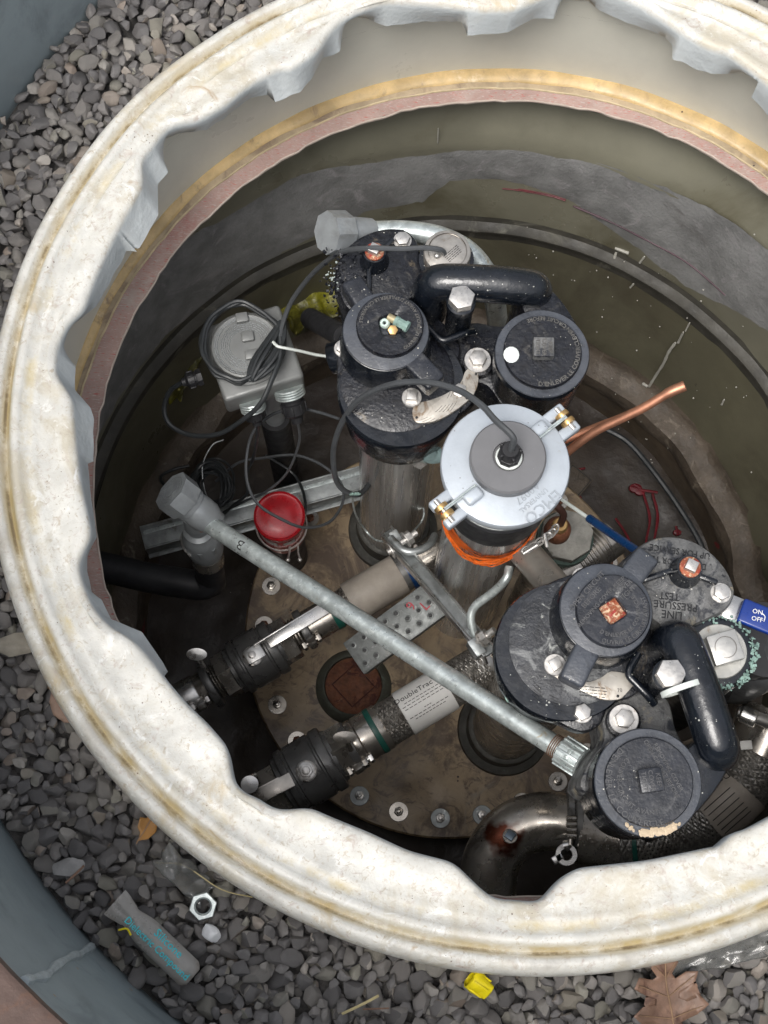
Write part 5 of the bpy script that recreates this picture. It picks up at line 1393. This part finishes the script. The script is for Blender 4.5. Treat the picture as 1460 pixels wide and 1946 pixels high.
MB().rod(Q(760), Q(796), .0320, 32).build('coupling', mat_iron, V); clampring(V, Q(776), u, .035, mat_bluec, mat_steeld, Vector((0, .6, .8)).normalized())
MB().rod(Q(796), Q(870), .030, 30).build('outlet_pipe', mat_steeld, V)
# lever
l0 = c + Vector((0, 0, .006)); l1 = at(632, 1152, c.z + .012); dl = l1 - l0; 
lf_ = frame(l0.lerp(l1, .5), Vector((0, 0, 1)), dl)
mm = MB(); mm.box(dl.length, .0035, .020, lf_ @ T(.01, .010, .004), .001); mm.box(dl.length - .02, .018, .003, lf_ @ T(.02, 0, .015), .001); mm.box(.03, .024, .004, lf_ @ T(-dl.length / 2 + .004, 0, .002), .001)
mm.build('lever', mat_steel, V)
# --- near valve line
A = at(455, 1545, -.62); Bp = at(945, 1250, -.58)
V, u, Q, c = valve_assembly(A, Bp, 455, 945, 'dark ball valve nearest the bottom rim, on the braided hose with white label', None, (540, 638), .052, ((634, 668, .044), (512, 542, .042)), None)
MB().rod(Q(455), Q(520), .030, 32).build('pipe_nipple', mat_steeld, V)
mm = MB(); 
for k in range(3): mm.rod(at(468, 1480 + k * 7, -.55), at(486, 1472 + k * 9, -.56), .0035, 10)
mm.lathe([(.003, 0), (.013, .001), (.013, .005), (.003, .006)], 20, frame(at(474, 1490, -.545), (.2, -.2, 1))); mm.build('clamp_bolt', mat_steel, V)
l0 = at(560, 1478, c.z + .001); l1 = at(480, 1520, c.z + .001); dl = l1 - l0; lf_ = frame(l0.lerp(l1, .55), Vector((0, 0, 1)), dl)
mm = MB(); mm.box(dl.length, .022, .004, lf_, .001); mm.box(dl.length * .8, .0035, .016, lf_ @ T(.01, -.0105, -.006), .001); mm.build('lever', mat_steeld, V)
oldnut(V, Q(669), u, .030, 3, (Q(684) - Q(669)).length)
clampring(V, Q(664), u, .039, mat_iron, mat_steeld, Vector((.3, -.75, .5)).normalized())
clampring(V, Q(676), u, .036, mat_steeld, mat_steel, Vector((.3, -.75, .45)).normalized())
mm = MB(); mm.lathe([(.003, 0), (.017, .001), (.018, .005), (.003, .006)], 20, frame(at(655, 1400, -.53), (.2, -.3, 1)) @ Matrix.Diagonal((1, .5, 1, 1))); mm.rod(at(655, 1400, -.535), at(668, 1425, -.56), .004, 10); mm.build('thumb_screw', mat_steeld, V)
H = thing('braided_hose', Q(800) - Vector((0, 0, .04)), 'braided steel hose with a white printed label, second valve to bracket', 'hose')
MB().rod(Q(682), Q(730), .0365, 36, bev=.003).build('ferrule', mat_steeld, H)
MB().rod(Q(708), Q(718), .0375, 36, bev=.001).build('green_band', mat_green, H)
MB().rod(Q(725), Q(925), .0325, 36).build('hose_core', mat_rub, H)
mm = MB(); braid(mm, line(Q(725), Q(925), 200), .0330, 11, 22, .0034); mm.build('braid', mat_braid, H)
sl0, sl1 = Q(765), Q(850)
so_ = MB().rod(sl0, sl1, .0362, 48, bev=.0008).build('label_sleeve', mat_sleeve, H)
t = MB(); cf = frame(sl0.lerp(sl1, .5), u, Vector((0, 0, 1)))
text_cyl(t, 'DoubleTrac', .0125, cf, .0363, -.010, -.50, .0002, 1.1, flip=False)
for k in range(6):
    a = -.24 + k * .13 + (.14 if k > 2 else 0); w_ = (.034, .040, .038, .022, .038, .030)[k] * .9; st = frame(sl0.lerp(sl1, .5), u, Vector((0, 0, 1)))
    for j in range(9):
        x0 = -w_ + j * w_ * 2 / 9; x1 = x0 + w_ * 2 / 9 * .72
        if k == 3 and (j < 3 or j > 5): continue
        pa = [st @ Vector((.0364 * math.cos(a), .0364 * math.sin(a), x)) for x in (x0, x1)]
        t.tube(pa, .0005, 4)
t.build('print', mat_ink, so_)
MB().rod(Q(905), Q(935), .0335, 36, bev=.002).build('end_ferrule', mat_steel, H)
MB().rod(Q(930), Q(1030), .030, 30).build('end_pipe', mat_steeld, H)
mm = MB(); mm.rod(Q(936) + Vector((0, 0, .03)), Q(952) + Vector((0, .01, .034)), .006, 10); mm.lathe([(.034, 0), (.037, .004), (.034, .010)], 36, frame(Q(938), u)); mm.build('end_clamp', mat_steeld, H)

# --- elbow and big hose at the bottom right
EL = thing('pipe_elbow', at(960, 1600, -.60), 'large dark steel pipe elbow with a rust stain near the bottom rim', 'pipe elbow')
ep = catmull([at(930, 1740, -.56), at(926, 1690, -.53), at(936, 1632, -.52), at(968, 1585, -.51), at(1020, 1562, -.505), at(1086, 1562, -.50)], 9)
MB().tube(ep, .0415, 48).build('elbow', mat_steeld, EL)
e_ = at(968, 1590, -.478)
rsm = MB(); 
RM = M('rust_stain', (.12, .035, .012), .8, 0, .4, 90, bump=.4)
b_ = put_bolt(bolt_proto('plug_screw', .0080, .006, .0105, 0, True, mat=M('blue_grey_screw', (.16, .20, .24), .4, .6), matw=mat_steeld), EL, e_ + Vector((0, 0, .010)), (R(-12), 0, .2))
nt = mat_steeld.node_tree
m2 = mat_steeld.copy(); m2.name = 'elbow_steel'; EL.children[0].data.materials[0] = m2
nt = m2.node_tree; bs_ = nt.nodes['Principled BSDF']; src = bs_.inputs['Base Color'].links[0].from_socket
tcn = nt.nodes.new('ShaderNodeTexCoord'); vm = nt.nodes.new('ShaderNodeVectorMath'); vm.operation = 'DISTANCE'
loc_ = (at(958, 1596, -.478) - Vector(ORG[EL.name])); vm.inputs[1].default_value = loc_
nzn = nt.nodes.new('ShaderNodeTexNoise'); nzn.inputs['Scale'].default_value = 45; nt.links.new(tcn.outputs['Object'], nzn.inputs['Vector'])
nt.links.new(tcn.outputs['Object'], vm.inputs[0])
ad = nt.nodes.new('ShaderNodeMath'); ad.operation = 'MULTIPLY_ADD'; nt.links.new(nzn.outputs['Fac'], ad.inputs[0]); ad.inputs[1].default_value = .05; nt.links.new(vm.outputs['Value'], ad.inputs[2])
mrn = nt.nodes.new('ShaderNodeMapRange'); mrn.inputs['From Min'].default_value = .056; mrn.inputs['From Max'].default_value = .044; nt.links.new(ad.outputs[0], mrn.inputs['Value'])
mxn = nt.nodes.new('ShaderNodeMix'); mxn.data_type = 'RGBA'; nt.links.new(mrn.outputs[0], mxn.inputs[0]); nt.links.new(src, mxn.inputs[6]); mxn.inputs[7].default_value = (.10, .028, .014, 1)
nt.links.new(mxn.outputs[2], bs_.inputs['Base Color'])
j0 = at(1086, 1562, -.50); uu = (at(1130, 1566, -.50) - j0).normalized()
cl = MB(); cl.lathe([(.040, -.012), (.047, -.010), (.047, -.002), (.043, 0), (.047, .002), (.047, .010), (.040, .012)], 44, frame(j0, uu)); cl.build('clamp_ring', mat_iron, EL)
mm = MB(); 
for k in range(4): mm.rod(at(1076, 1556 + k * 11, -.452), at(1096, 1556 + k * 11, -.452), .0042, 10, bev=.001)
mm.rod(at(1086, 1552, -.455), at(1084, 1606, -.455), .004, 10); mm.build('clamp_bolt', mat_steeld, EL)
ly = at(1076, 1624, -.46)
mm = MB(); mm.lathe([(.0085, -.004), (.015, -.004), (.015, .004), (.0085, .004), (.0085, -.004)], 24, T(*ly), capa=False, capb=False); mm.rod(at(1084, 1604, -.455), ly + Vector((0, .012, 0)), .005, 10, .008); mm.box(.016, .012, .008, T(*(ly + Vector((-.012, -.006, 0)))) @ RZ(.6), .002); mm.build('eye_lever', mat_steel, EL)
BH = thing('braided_hose', at(1300, 1570, -.60), 'thick braided steel hose with torn paper label passing behind the near pump', 'hose')
hp = catmull([at(1095, 1580, -.50), at(1160, 1590, -.50), at(1230, 1590, -.49), at(1300, 1570, -.48), at(1365, 1530, -.46), at(1415, 1478, -.45), at(1448, 1420, -.44), at(1475, 1355, -.43)], 26)
MB().tube(hp, .043, 32).build('hose_core', mat_rub, BH)
mm = MB(); braid(mm, hp, .0436, 7, 24, .0046); mm.build('braid', mat_braid, BH)
MB().tube(hp[:34], .0452, 40).build('ferrule', mat_steeld, BH); MB().tube(hp[42:46], .0462, 40).build('green_band', mat_green, BH)
MB().tube(hp[96:124], .0465, 44).build('label_sleeve', mat_sleeved.copy(), BH)
t = MB(); pA, pB = hp[98], hp[122]; un_ = (pB - pA).normalized()
i0 = hp[108]; cf = frame(i0, (hp[110] - hp[106]).normalized(), Vector((0, 0, 1)))
text_cyl(t, 'DoubleTrac', .013, cf, .0468, 0, R(-35), .0003, 1, flip=True)
for k in range(6):
    a = R(-15 + 11 * k)
    t.tube([cf @ Vector((.0469 * math.cos(a), .0469 * math.sin(a), x)) for x in (-.028, -.010, .02)], .0006, 4)
t.build('print', mat_ink, BH)
MB().tube(hp[150:], .0470, 36).build('end_ferrule', mat_steeld, BH)
wt = at(1418, 1416, -.37); MB().box(.016, .012, .003, T(*wt) @ RZ(.1), .0006).build('paper_tag', mat_sleeve, BH)
mm = MB(); mm.rod(at(1400, 1352, -.36), at(1470, 1375, -.36), .009, 14, bev=.001); mm.rod(at(1408, 1355, -.355), at(1438, 1368, -.35), .0125, 14, bev=.002); mm.box(.045, .012, .012, T(*at(1442, 1362, -.36)) @ RZ(-.3), .003)
mm.build('clamp_bolt', mat_steel, BH)

# --- right hand ball valve with blue handle and its pipe
BV_ = thing('ball_valve', at(1445, 1230, -.35), 'ball valve with blue ON OFF handle and dark pipe at the right edge', 'ball valve')
pp = catmull([at(1400, 1290, -.42), at(1432, 1270, -.30), at(1462, 1255, -.24), at(1500, 1235, -.22), at(1560, 1230, -.22)], 6)
MB().tube(pp, .036, 30).build('elbow', M('grey_pipe', (.12, .125, .13), .4, .5, .2, 30), BV_)
mm = MB(); mm.cyl(.012, -.16, -.085, 20, T(*at(1392, 1152, 0).xy, 0)); mm.build('stem', mat_steel, BV_)
h0 = at(1396, 1157, -.085); h1 = at(1500, 1195, -.075); dh_ = h1 - h0; hf = frame(h0.lerp(h1, .5), (0, 0, 1), dh_)
MB().box(.020, .030, .004, frame(h0, (0, 0, 1), dh_) @ T(-.002, 0, 0), .001).build('steel_tang', mat_steel, BV_)
bh = MB().box(dh_.length, .030, .010, hf @ T(.006, 0, 0), .003, 3).build('handle', mat_blue, BV_)
t = MB(); text_at(t, 'ON', .0078, pxframe(1440, 1163, h0.z + .0115, 1, .22), .0004); text_at(t, 'OFF', .0078, pxframe(1439, 1177, h0.z + .0115, 1, .22), .0004)
t.tube(catmull([at(1449, 1166, h0.z + .0115), at(1454, 1172, h0.z + .0115), at(1452, 1181, h0.z + .0115)], 5), .0006, 6)
t.build('lettering', mat_wtext, BV_)
MB().cyl(.048, LZ, -.20, 32, T(*at(1455, 1215, -.20).xy, 0)).build('riser_pipe', mat_rub, BV_)

# --- octagonal fitting behind the probe riser, steel stub pipe, chain
oc = at(1078, 1016, -.36)
OF = thing('octagonal_fitting', (oc.x, oc.y, LZ), 'grey octagonal bushing with rusty hub behind the probe riser', 'pipe fitting')
MB().hexp(.0385, -.015, .0, T(*oc) @ RZ(.2), 8, .002).build('octagon_plate', M('pale_bushing', (.26, .25, .22), .5, .2, .3, 30, stains=[((.10, .09, .07), .55, .7, 26, .8)], bump=.5), OF)
MB().lathe([(.040, -.045), (.040, -.018), (.034, -.014)], 40, T(*oc)).build('green_collar', M('green_corroded', (.08, .12, .10), .6, .1, .3, 40, bump=.5), OF)
MB().cyl(.038, LZ, -.40, 40, T(oc.x, oc.y, 0)).build('riser_pipe', mat_steeld, OF)
oh = at(1062, 1003, -.34); MB().lathe([(.019, -.02), (.018, -.004), (.014, .004), (.011, .006)], 28, T(*oh)).build('hub', mat_rust, OF)
MB().lathe([(.009, 0), (.0115, .001), (.011, .010), (.009, .012)], 20, T(oh.x, oh.y, oh.z + .005)).build('gland_nut', mat_brass, OF)
MB().tube(catmull([oh + Vector((0, 0, .01)), oh + Vector((.001, .004, .035)), at(1070, 975, -.29), at(1058, 962, -.27), at(1040, 955, -.27)], 6), .0052, 10).build('brown_lead', M('brown_rubber', (.06, .025, .018), .6), OF)
td = thing('threaded_stub', at(1120, 1060, -.42), 'dark threaded pipe stub between the octagonal fitting and the near pump', 'pipe')
oldnut(td, at(1092, 1072, -.42), (at(1150, 1030, -.42) - at(1092, 1072, -.42)).normalized(), .030, 9, .055)
MB().rod(at(1065, 1095, -.42), at(1165, 1022, -.42), .0275, 28).build('pipe', mat_steeld, td)
sp_ = thing('stub_pipe', at(1030, 1090, -.3), 'short bare steel pipe running from the probe riser to the near pump', 'pipe')
MB().rod(at(985, 1035, -.30), at(1085, 1150, -.22), .0215, 32).build('pipe', M('bare_steel', (.38, .35, .31), .38, .55, .2, 12, stains=[((.22, .18, .15), .5, .7, 12)]), sp_)
chn = thing('clasp_chain', at(1030, 1030, -.19), 'short steel clasp and split pins hanging beside the orange tape', 'chain')
cpt = catmull([at(1000, 1045, -.20), at(1016, 1036, -.195), at(1036, 1022, -.20), at(1050, 1012, -.22), at(1058, 1000, -.25)], 3)
for k in range(0, len(cpt) - 1):
    d_ = (cpt[k + 1] - cpt[k]); f_ = frame(cpt[k].lerp(cpt[k + 1], .5), d_.cross(Vector((0, 0, 1))) if k % 2 else Vector((0, 0, 1)), d_)
    MB().tube([f_ @ Vector((.0075 * math.cos(a), .0042 * math.sin(a), 0)) for a in [2 * PI * j / 14 for j in range(14)]], .0013, 6, True).build('link', mat_bolt, chn)
mm = MB(); mm.rod(at(995, 1052, -.195), at(1022, 1035, -.185), .0022, 8); mm.rod(at(1035, 1015, -.19), at(1040, 1040, -.19), .002, 8); mm.build('split_pin', mat_bolt, chn)

# --- blue tube, copper tubes
bt = thing('blue_tube', at(1150, 1005, -.2), 'thin blue sheathed tube from the probe cap to the near pump lug', 'tube')
MB().rod(at(1060, 944, -.24), at(1124, 988, -.19), .0026, 10).build('bare_tube', mat_white, bt)
MB().rod(at(1120, 985, -.192), at(1212, 1048, -.115), .0055, 14).build('sheath', mat_bluec, bt)
cu = thing('copper_tube', at(1200, 790, -.24), 'pair of bent copper tubes sticking out beside the probe cap', 'tube')
MB().tube(catmull([at(1075, 862, -.30), at(1100, 842, -.28), at(1135, 818, -.26), at(1180, 796, -.24), at(1225, 774, -.22), at(1270, 747, -.20), at(1302, 733, -.19)], 6), [.0062] * 30 + [.0072] * 7, 14).build('tube', mat_copper, cu)
MB().tube(catmull([at(1070, 838, -.29), at(1105, 823, -.28), at(1140, 809, -.265), at(1175, 796, -.25), at(1215, 778, -.235)], 6), .0055, 14).build('tube', mat_copper, cu)

# left side fitting of the far pump
lfm = thing('side_fitting', at(640, 665, -.3), 'black pipe fitting joining the far pump head on its left side', 'pipe fitting')
MB().rod(at(668, 672, -.26), at(628, 682, -.27), .022, 24, bev=.002).build('socket', mat_black, lfm)
MB().rod(at(655, 640, -.28), at(590, 605, -.45), .016, 20).build('pipe', mat_rub, lfm)

# yellow film scraps by the wall
def crumple(name, px, py, z, sx, sy, rot, seed, mat, label, cat):
    rg = random.Random(seed); n, m_ = 26, 16; vs = []; fs = []; f_ = T(*at(px, py, z)) @ RZ(rot)
    for i in range(n):
        for j in range(m_):
            x = (i / (n - 1) - .5) * sx; y = (j / (m_ - 1) - .5) * sy
            e = .3 * noise.noise((i * .25, seed, j * .3))
            zz_ = .030 * noise.noise((x * 22 + seed, y * 22, 1)) + .012 * abs(noise.noise((x * 60, y * 60 + seed, 4)))
            vs.append((x * (1 + e) + .01 * noise.noise((y * 40, x * 10, seed)), y * (1 + e), zz_))
    for i in range(n - 1):
        for j in range(m_ - 1): fs.append((i * m_ + j, (i + 1) * m_ + j, (i + 1) * m_ + j + 1, i * m_ + j + 1))
    o = MB().add(vs, fs, f_).build(name, mat, sharp=50); sm = o.modifiers.new('s', 'SOLIDIFY'); sm.thickness = .0006
    return tag(o, label, cat)
crumple('plastic_scrap', 588, 568, -.70, .11, .09, .6, 3, mat_ybag, 'crumpled yellow plastic behind the junction box by the far pump', 'plastic film')
crumple('plastic_scrap', 342, 690, -.68, .075, .13, -.4, 8, mat_ybag, 'dull yellow plastic scrap between the wall and the box gland', 'plastic film')
# red marking paint drips on floor and collar
rd = MB(); rg = random.Random(12)
for pts in ([(1198, 925), (1225, 932), (1250, 936)], [(1222, 935), (1235, 985), (1228, 1030), (1230, 1060)], [(1240, 938), (1250, 980), (1243, 1030)], [(1205, 920), (1218, 928)], [(1285, 1000), (1288, 1018)], [(1100, 935), (1102, 948)], [(1170, 985), (1190, 1015), (1203, 1045)], [(1095, 893), (1112, 890)], [(950, 905), (958, 915)]):
    q = [at(x, y, -.930) for x, y in pts]; rr = [.0035 - .001 * math.sin(i * 1.7) for i in range(len(q) * 5)]
    P_ = catmull(q, 5); rd.tube([(p.x, p.y, p.z) for p in P_], [(.0022 + .0016 * abs(noise.noise((p.x * 60, p.y * 60, 0)))) for p in P_], 6)
for (px, py, s1) in ((1208, 928, .013), (1216, 935, .010), (1229, 1058, .007), (1101, 947, .005), (1287, 1012, .008)):
    rd.lathe([(s1, -.002), (s1 * .9, .0035), (s1 * .3, .005)], 18, T(*at(px, py, -.934)) @ Matrix.Diagonal((1, .7, 1, 1)))
tag(rd.build('paint_splash', mat_rpaint, kind='stuff'), 'splashes and runs of dark red paint on the sump floor at right', 'paint')
st = thing('floor_sticker', at(1088, 915, -.93), 'square outlined sticker on the floor near the probe cap', 'sticker')
sf_ = pxframe(1092, 915, -.928, 1, .8)
MB().box(.050, .050, .003, sf_, .0005).build('sticker_face', mat_lam, st)
mm = MB()
for s in (-1, 1): mm.box(.046, .0015, .001, sf_ @ T(0, s * .022, .002)); mm.box(.0015, .046, .001, sf_ @ T(s * .022, 0, .002))
mm.build('print', mat_ink, st)

# ================================================================ small things on the gravel
gz = GZ + .030
nu = thing('hex_nut', at(386, 1722, gz), 'large zinc hex nut lying on the gravel near the tube packet', 'nut')
f_ = frame(at(386, 1722, gz + .004), (.12, -.05, 1), (1, .3, 0)); n = 24; vs = []; fs = []
for (t_, r, z) in (('h', .0158, -.006), ('h', .0160, .003), ('h', .0148, .0055), ('c', .0098, .0055), ('c', .0088, .004), ('c', .0088, -.006)):
    for k in range(n):
        a = 2 * PI * k / n; rr = r if t_ == 'c' else r * math.cos(PI / 6) / math.cos((a % (PI / 3)) - PI / 6) * (1 if z < .004 else 1)
        vs.append((rr * math.cos(a), rr * math.sin(a), z))
for l in range(5):
    for k in range(n):
        j = (k + 1) % n; fs.append((l * n + k, l * n + j, (l + 1) * n + j, (l + 1) * n + k))
MB().add(vs, fs, f_).build('nut_body', mat_galv, nu, sharp=28)
mm = MB()
for k in range(4): mm.lathe([(.0090, -.004 + k * .0024), (.0080, -.0032 + k * .0024), (.0090, -.0024 + k * .0024)], 22, f_, False, False)
mm.build('thread', mat_galv, nu)
# silicone compound tube
pk = thing('compound_tube', at(290, 1785, gz), 'flat milky plastic tube with cyan printing lying on the gravel', 'packet')
c_ = [at(200, 1738, gz + .010), at(238, 1690, gz + .010), at(385, 1836, gz + .012), at(349, 1878, gz + .012)]
mid0 = (c_[0] + c_[1]) / 2; mid1 = (c_[2] + c_[3]) / 2; ux = (mid1 - mid0); LL = ux.length; hw = (c_[1] - c_[0]).length / 2
pf_ = frame((mid0 + mid1) / 2, (0, 0, 1), ux); n, m_ = 40, 14; vs = []; fs = []
for side in (1, -1):
    for i in range(n):
        s_ = i / (n - 1); x = (s_ - .5) * LL
        wd = hw * (1.0 - .26 * math.exp(-((s_ - .20) / .12) ** 2) + (-.05 if s_ > .2 else .03)) * (1 - .35 * max(0, (s_ - .93) / .07) ** 2)
        for j in range(m_):
            v = j / (m_ - 1) * 2 - 1
            th_ = (.0015 + .0075 * min(1, s_ * 1.8) * (1 if s_ < .9 else (1 - s_) * 10 * .6 + .4)) * math.sqrt(max(0, 1 - v * v))
            vs.append((x, v * wd, side * th_ + .0012 * noise.noise((x * 60, v * 3, side)) + .002))
    b0_ = 0 if side == 1 else n * m_
    for i in range(n - 1):
        for j in range(m_ - 1):
            f = (b0_ + i * m_ + j, b0_ + (i + 1) * m_ + j, b0_ + (i + 1) * m_ + j + 1, b0_ + i * m_ + j + 1); fs.append(f if side == 1 else f[::-1])
MB().add(vs, fs, pf_).build('tube_body', mat_packet, pk)
t = MB()
text_at(t, 'Silicone', .0125, pf_ @ T(.016, .0085, .0108), .0002, 1.0); text_at(t, 'Dielectric Compound', .0110, pf_ @ T(.010, -.0035, .0112), .0002, .95)
t.build('print', mat_cyan, pk)
MB().tube(catmull([pf_ @ Vector((-.034, -.017, .011)), pf_ @ Vector((-.028, -.010, .0118)), pf_ @ Vector((-.020, -.012, .0118))], 5), .0012, 6).build('yellow_mark', mat_yplas, pk)
cp_ = crumple('plastic_packet', 350, 1662, gz + .012, .065, .030, R(-42), 21, mat_clear, 'clear crumpled plastic sleeve half under the rim above the hex nut', 'plastic film')
o = crumple('plastic_packet', 1360, 1812, gz + .006, .13, .030, R(14), 25, mat_clear, 'clear plastic film lying against the rim above the oak leaf', 'plastic film')
V, F = stone_mesh(0, 3, 777); tag(MB().add([(x * .012, y * .009, z * .01) for x, y, z in V], F, T(*at(400, 1771, gz + .006)) @ RZ(-.7)).build('white_chip', mat_chip), 'small bright white stone chip just below the hex nut', 'stone chip')
V, F = stone_mesh(0, 3, 91); tag(MB().add([(x * .026, y * .013, z * .010) for x, y, z in V], F, T(*at(28, 1227, gz + .002)) @ RZ(.1)).build('tan_stone', M('tan_stone', (.30, .27, .22), .7, 0, .15, 60, bump=.4)), 'long pale tan stone beside the left edge of the rim', 'stone')
V, F = stone_mesh(0, 3, 97); tag(MB().add([(x * .015, y * .012, z * .011) for x, y, z in V], F, T(*at(128, 1645, gz + .006)) @ RZ(.1)).build('pale_stone', M('pale_stone', (.30, .29, .28), .6, 0, .12, 60, bump=.3)), 'pale angular grey stone standing out above the skirt edge', 'stone')
# leaves
def leaf(name, out, px, py, z, s, rot, mat, label, curl=.25, tilt=(0, 0)):
    bm = bmesh.new(); vs_ = [bm.verts.new((x, y, 0)) for x, y in out]; bm.faces.new(vs_)
    bmesh.ops.triangulate(bm, faces=bm.faces[:]); bmesh.ops.subdivide_edges(bm, edges=bm.edges[:], cuts=3, use_grid_fill=True); bmesh.ops.triangulate(bm, faces=bm.faces[:])
    for v in bm.verts: v.co.z = curl * (v.co.x ** 2 * .6 + v.co.y ** 2) * .6 + .05 * noise.noise(v.co * 3)
    mm = MB().addbm(bm, T(*at(px, py, z)) @ RZ(rot) @ Matrix.Rotation(tilt[0], 4, 'X') @ Matrix.Rotation(tilt[1], 4, 'Y') @ Matrix.Scale(s, 4))
    o = thing(name, at(px, py, z), label, 'leaf', 'dead leaves on the gravel'); b_ = mm.build('blade', mat, o, sharp=60); sm = b_.modifiers.new('s', 'SOLIDIFY'); sm.thickness = .0005
    f_ = T(*at(px, py, z)) @ RZ(rot) @ Matrix.Rotation(tilt[0], 4, 'X') @ Matrix.Rotation(tilt[1], 4, 'Y') @ Matrix.Scale(s, 4)
    xs = [p[0] for p in out]; x0, x1 = min(xs), max(xs)
    if s > .03:
        vn = MB()
        for (bx_, tx_, ty_) in ((-.6, -.5, .42), (-.6, -.55, -.42), (-.3, -.1, .75), (-.3, -.12, -.7), (.15, .5, .66), (.15, .52, -.6), (.55, .85, .25), (.55, .85, -.22)):
            vn.tube([f_ @ Vector((bx_ + (tx_ - bx_) * u / 5, ty_ * u / 5, curl * ((bx_ + (tx_ - bx_) * u / 5) ** 2 * .6 + (ty_ * u / 5) ** 2) * .6 + .035)) for u in range(6)], .0005, 5)
        vn.build('vein', mat_leafv, o)
    MB().tube([f_ @ Vector((x0 - .25 + (x1 - x0 + .15) * i / 10, .02 * math.sin(i), curl * ((x0 + (x1 - x0) * i / 10) ** 2) * .36 + .03)) for i in range(11)], .0009, 6).build('midrib', mat_leafv, o)
oak = [(-1, -.06), (-.85, -.18), (-.75, -.42), (-.55, -.5), (-.5, -.25), (-.4, -.2), (-.28, -.55), (-.1, -.82), (.08, -.7), (.0, -.4), (.1, -.22), (.22, -.25), (.4, -.62), (.6, -.7), (.62, -.45), (.5, -.22), (.62, -.15), (.85, -.3), (1.05, -.12), (.95, .03), (1.02, .2), (.8, .32), (.6, .2), (.55, .3), (.66, .62), (.45, .78), (.25, .5), (.15, .28), (.02, .3), (.05, .6), (-.1, .88), (-.3, .7), (-.35, .35), (-.48, .28), (-.58, .5), (-.78, .42), (-.85, .2), (-1, .06)]
leaf('oak_leaf', oak, 1272, 1908, gz + .010, .050, R(100), mat_leaf, 'large brown lobed oak leaf on the gravel at the bottom', .42, (.12, -.1))
frag = [(-1, 0), (-.6, -.5), (.1, -.7), (.7, -.4), (1, .1), (.5, .3), (.3, .7), (-.3, .5), (-.5, .15)]
leaf('dead_leaf', frag, 278, 1572, gz + .008, .017, R(60), mat_leaf2, 'small golden brown leaf scrap on the gravel under the rim', .5, (.3, .2))
leaf('dead_leaf', frag, 122, 1342, gz + .004, .022, R(-60), M('pinkish_leaf', (.30, .20, .15), .6, 0, .2, 30), 'folded pinkish brown leaf tucked against the rim lower left', .8, (.5, .2))
leaf('dead_leaf', frag, 88, 1935, gz + .002, .008, R(-30), mat_leaf, 'tiny rusty brown leaf scrap against the grey skirt', .8, (.5, .2))
for (pts, r, nm, lab, mt) in (([(650, 1927), (690, 1908), (720, 1892)], .0016, 'straw', 'pale yellow straw stem on the gravel below the rim', mat_straw), ([(690, 1918), (740, 1916)], .0010, 'straw', 'thin brown stem beside the pale straw on the gravel', mat_leaf), ([(125, 1678), (145, 1660), (160, 1645)], .0014, 'twig', 'small reddish twig lying among the stones at lower left', mat_leaf), ([(298, 1640), (350, 1645), (420, 1690), (480, 1705)], .0007, 'grass_stem', 'very thin green stem trailing along the lower rim', mat_straw), ([(120, 1320), (118, 1300), (130, 1318)], .0008, 'twig', 'fine brown stalk beside the folded leaf', mat_leaf)):
    tag(MB().tube(catmull([at(x, y, gz + .008) for x, y in pts], 4), r, 6).build(nm, mt), lab, 'stem')
yp = thing('wire_connector', at(908, 1868, gz), 'bright yellow plastic cap lying on the gravel against the rim', 'plastic cap')
f_ = frame(at(893, 1858, gz + .010), at(930, 1885, gz + .004) - at(893, 1858, gz + .010))
vs = []; fs = []; n = 24
for l, (r, z) in enumerate(((.011, 0), (.013, .002), (.0125, .010), (.0105, .020), (.009, .026), (.004, .028))):
    for k in range(n):
        a = 2 * PI * k / n; q = r * (1 + .12 * math.cos(3 * a + l)) ; vs.append((q * math.cos(a), q * math.sin(a) * .75, z))
for l in range(5):
    for k in range(n):
        j = (k + 1) % n; fs.append((l * n + k, l * n + j, (l + 1) * n + j, (l + 1) * n + k))
fs.append(tuple(5 * n + k for k in range(n)))
mm = MB().add(vs, fs, f_); o_ = mm.build('cap_shell', mat_yplas, yp); sm = o_.modifiers.new('s', 'SOLIDIFY'); sm.thickness = .0012
mm = MB()
for k in range(5): mm.box(.002, .0018, .018, f_ @ RZ(k * 1.25) @ T(.0118 * (1 if k % 2 else .9), 0, .012), .0005)
mm.build('grip_rib', mat_yplas, yp)
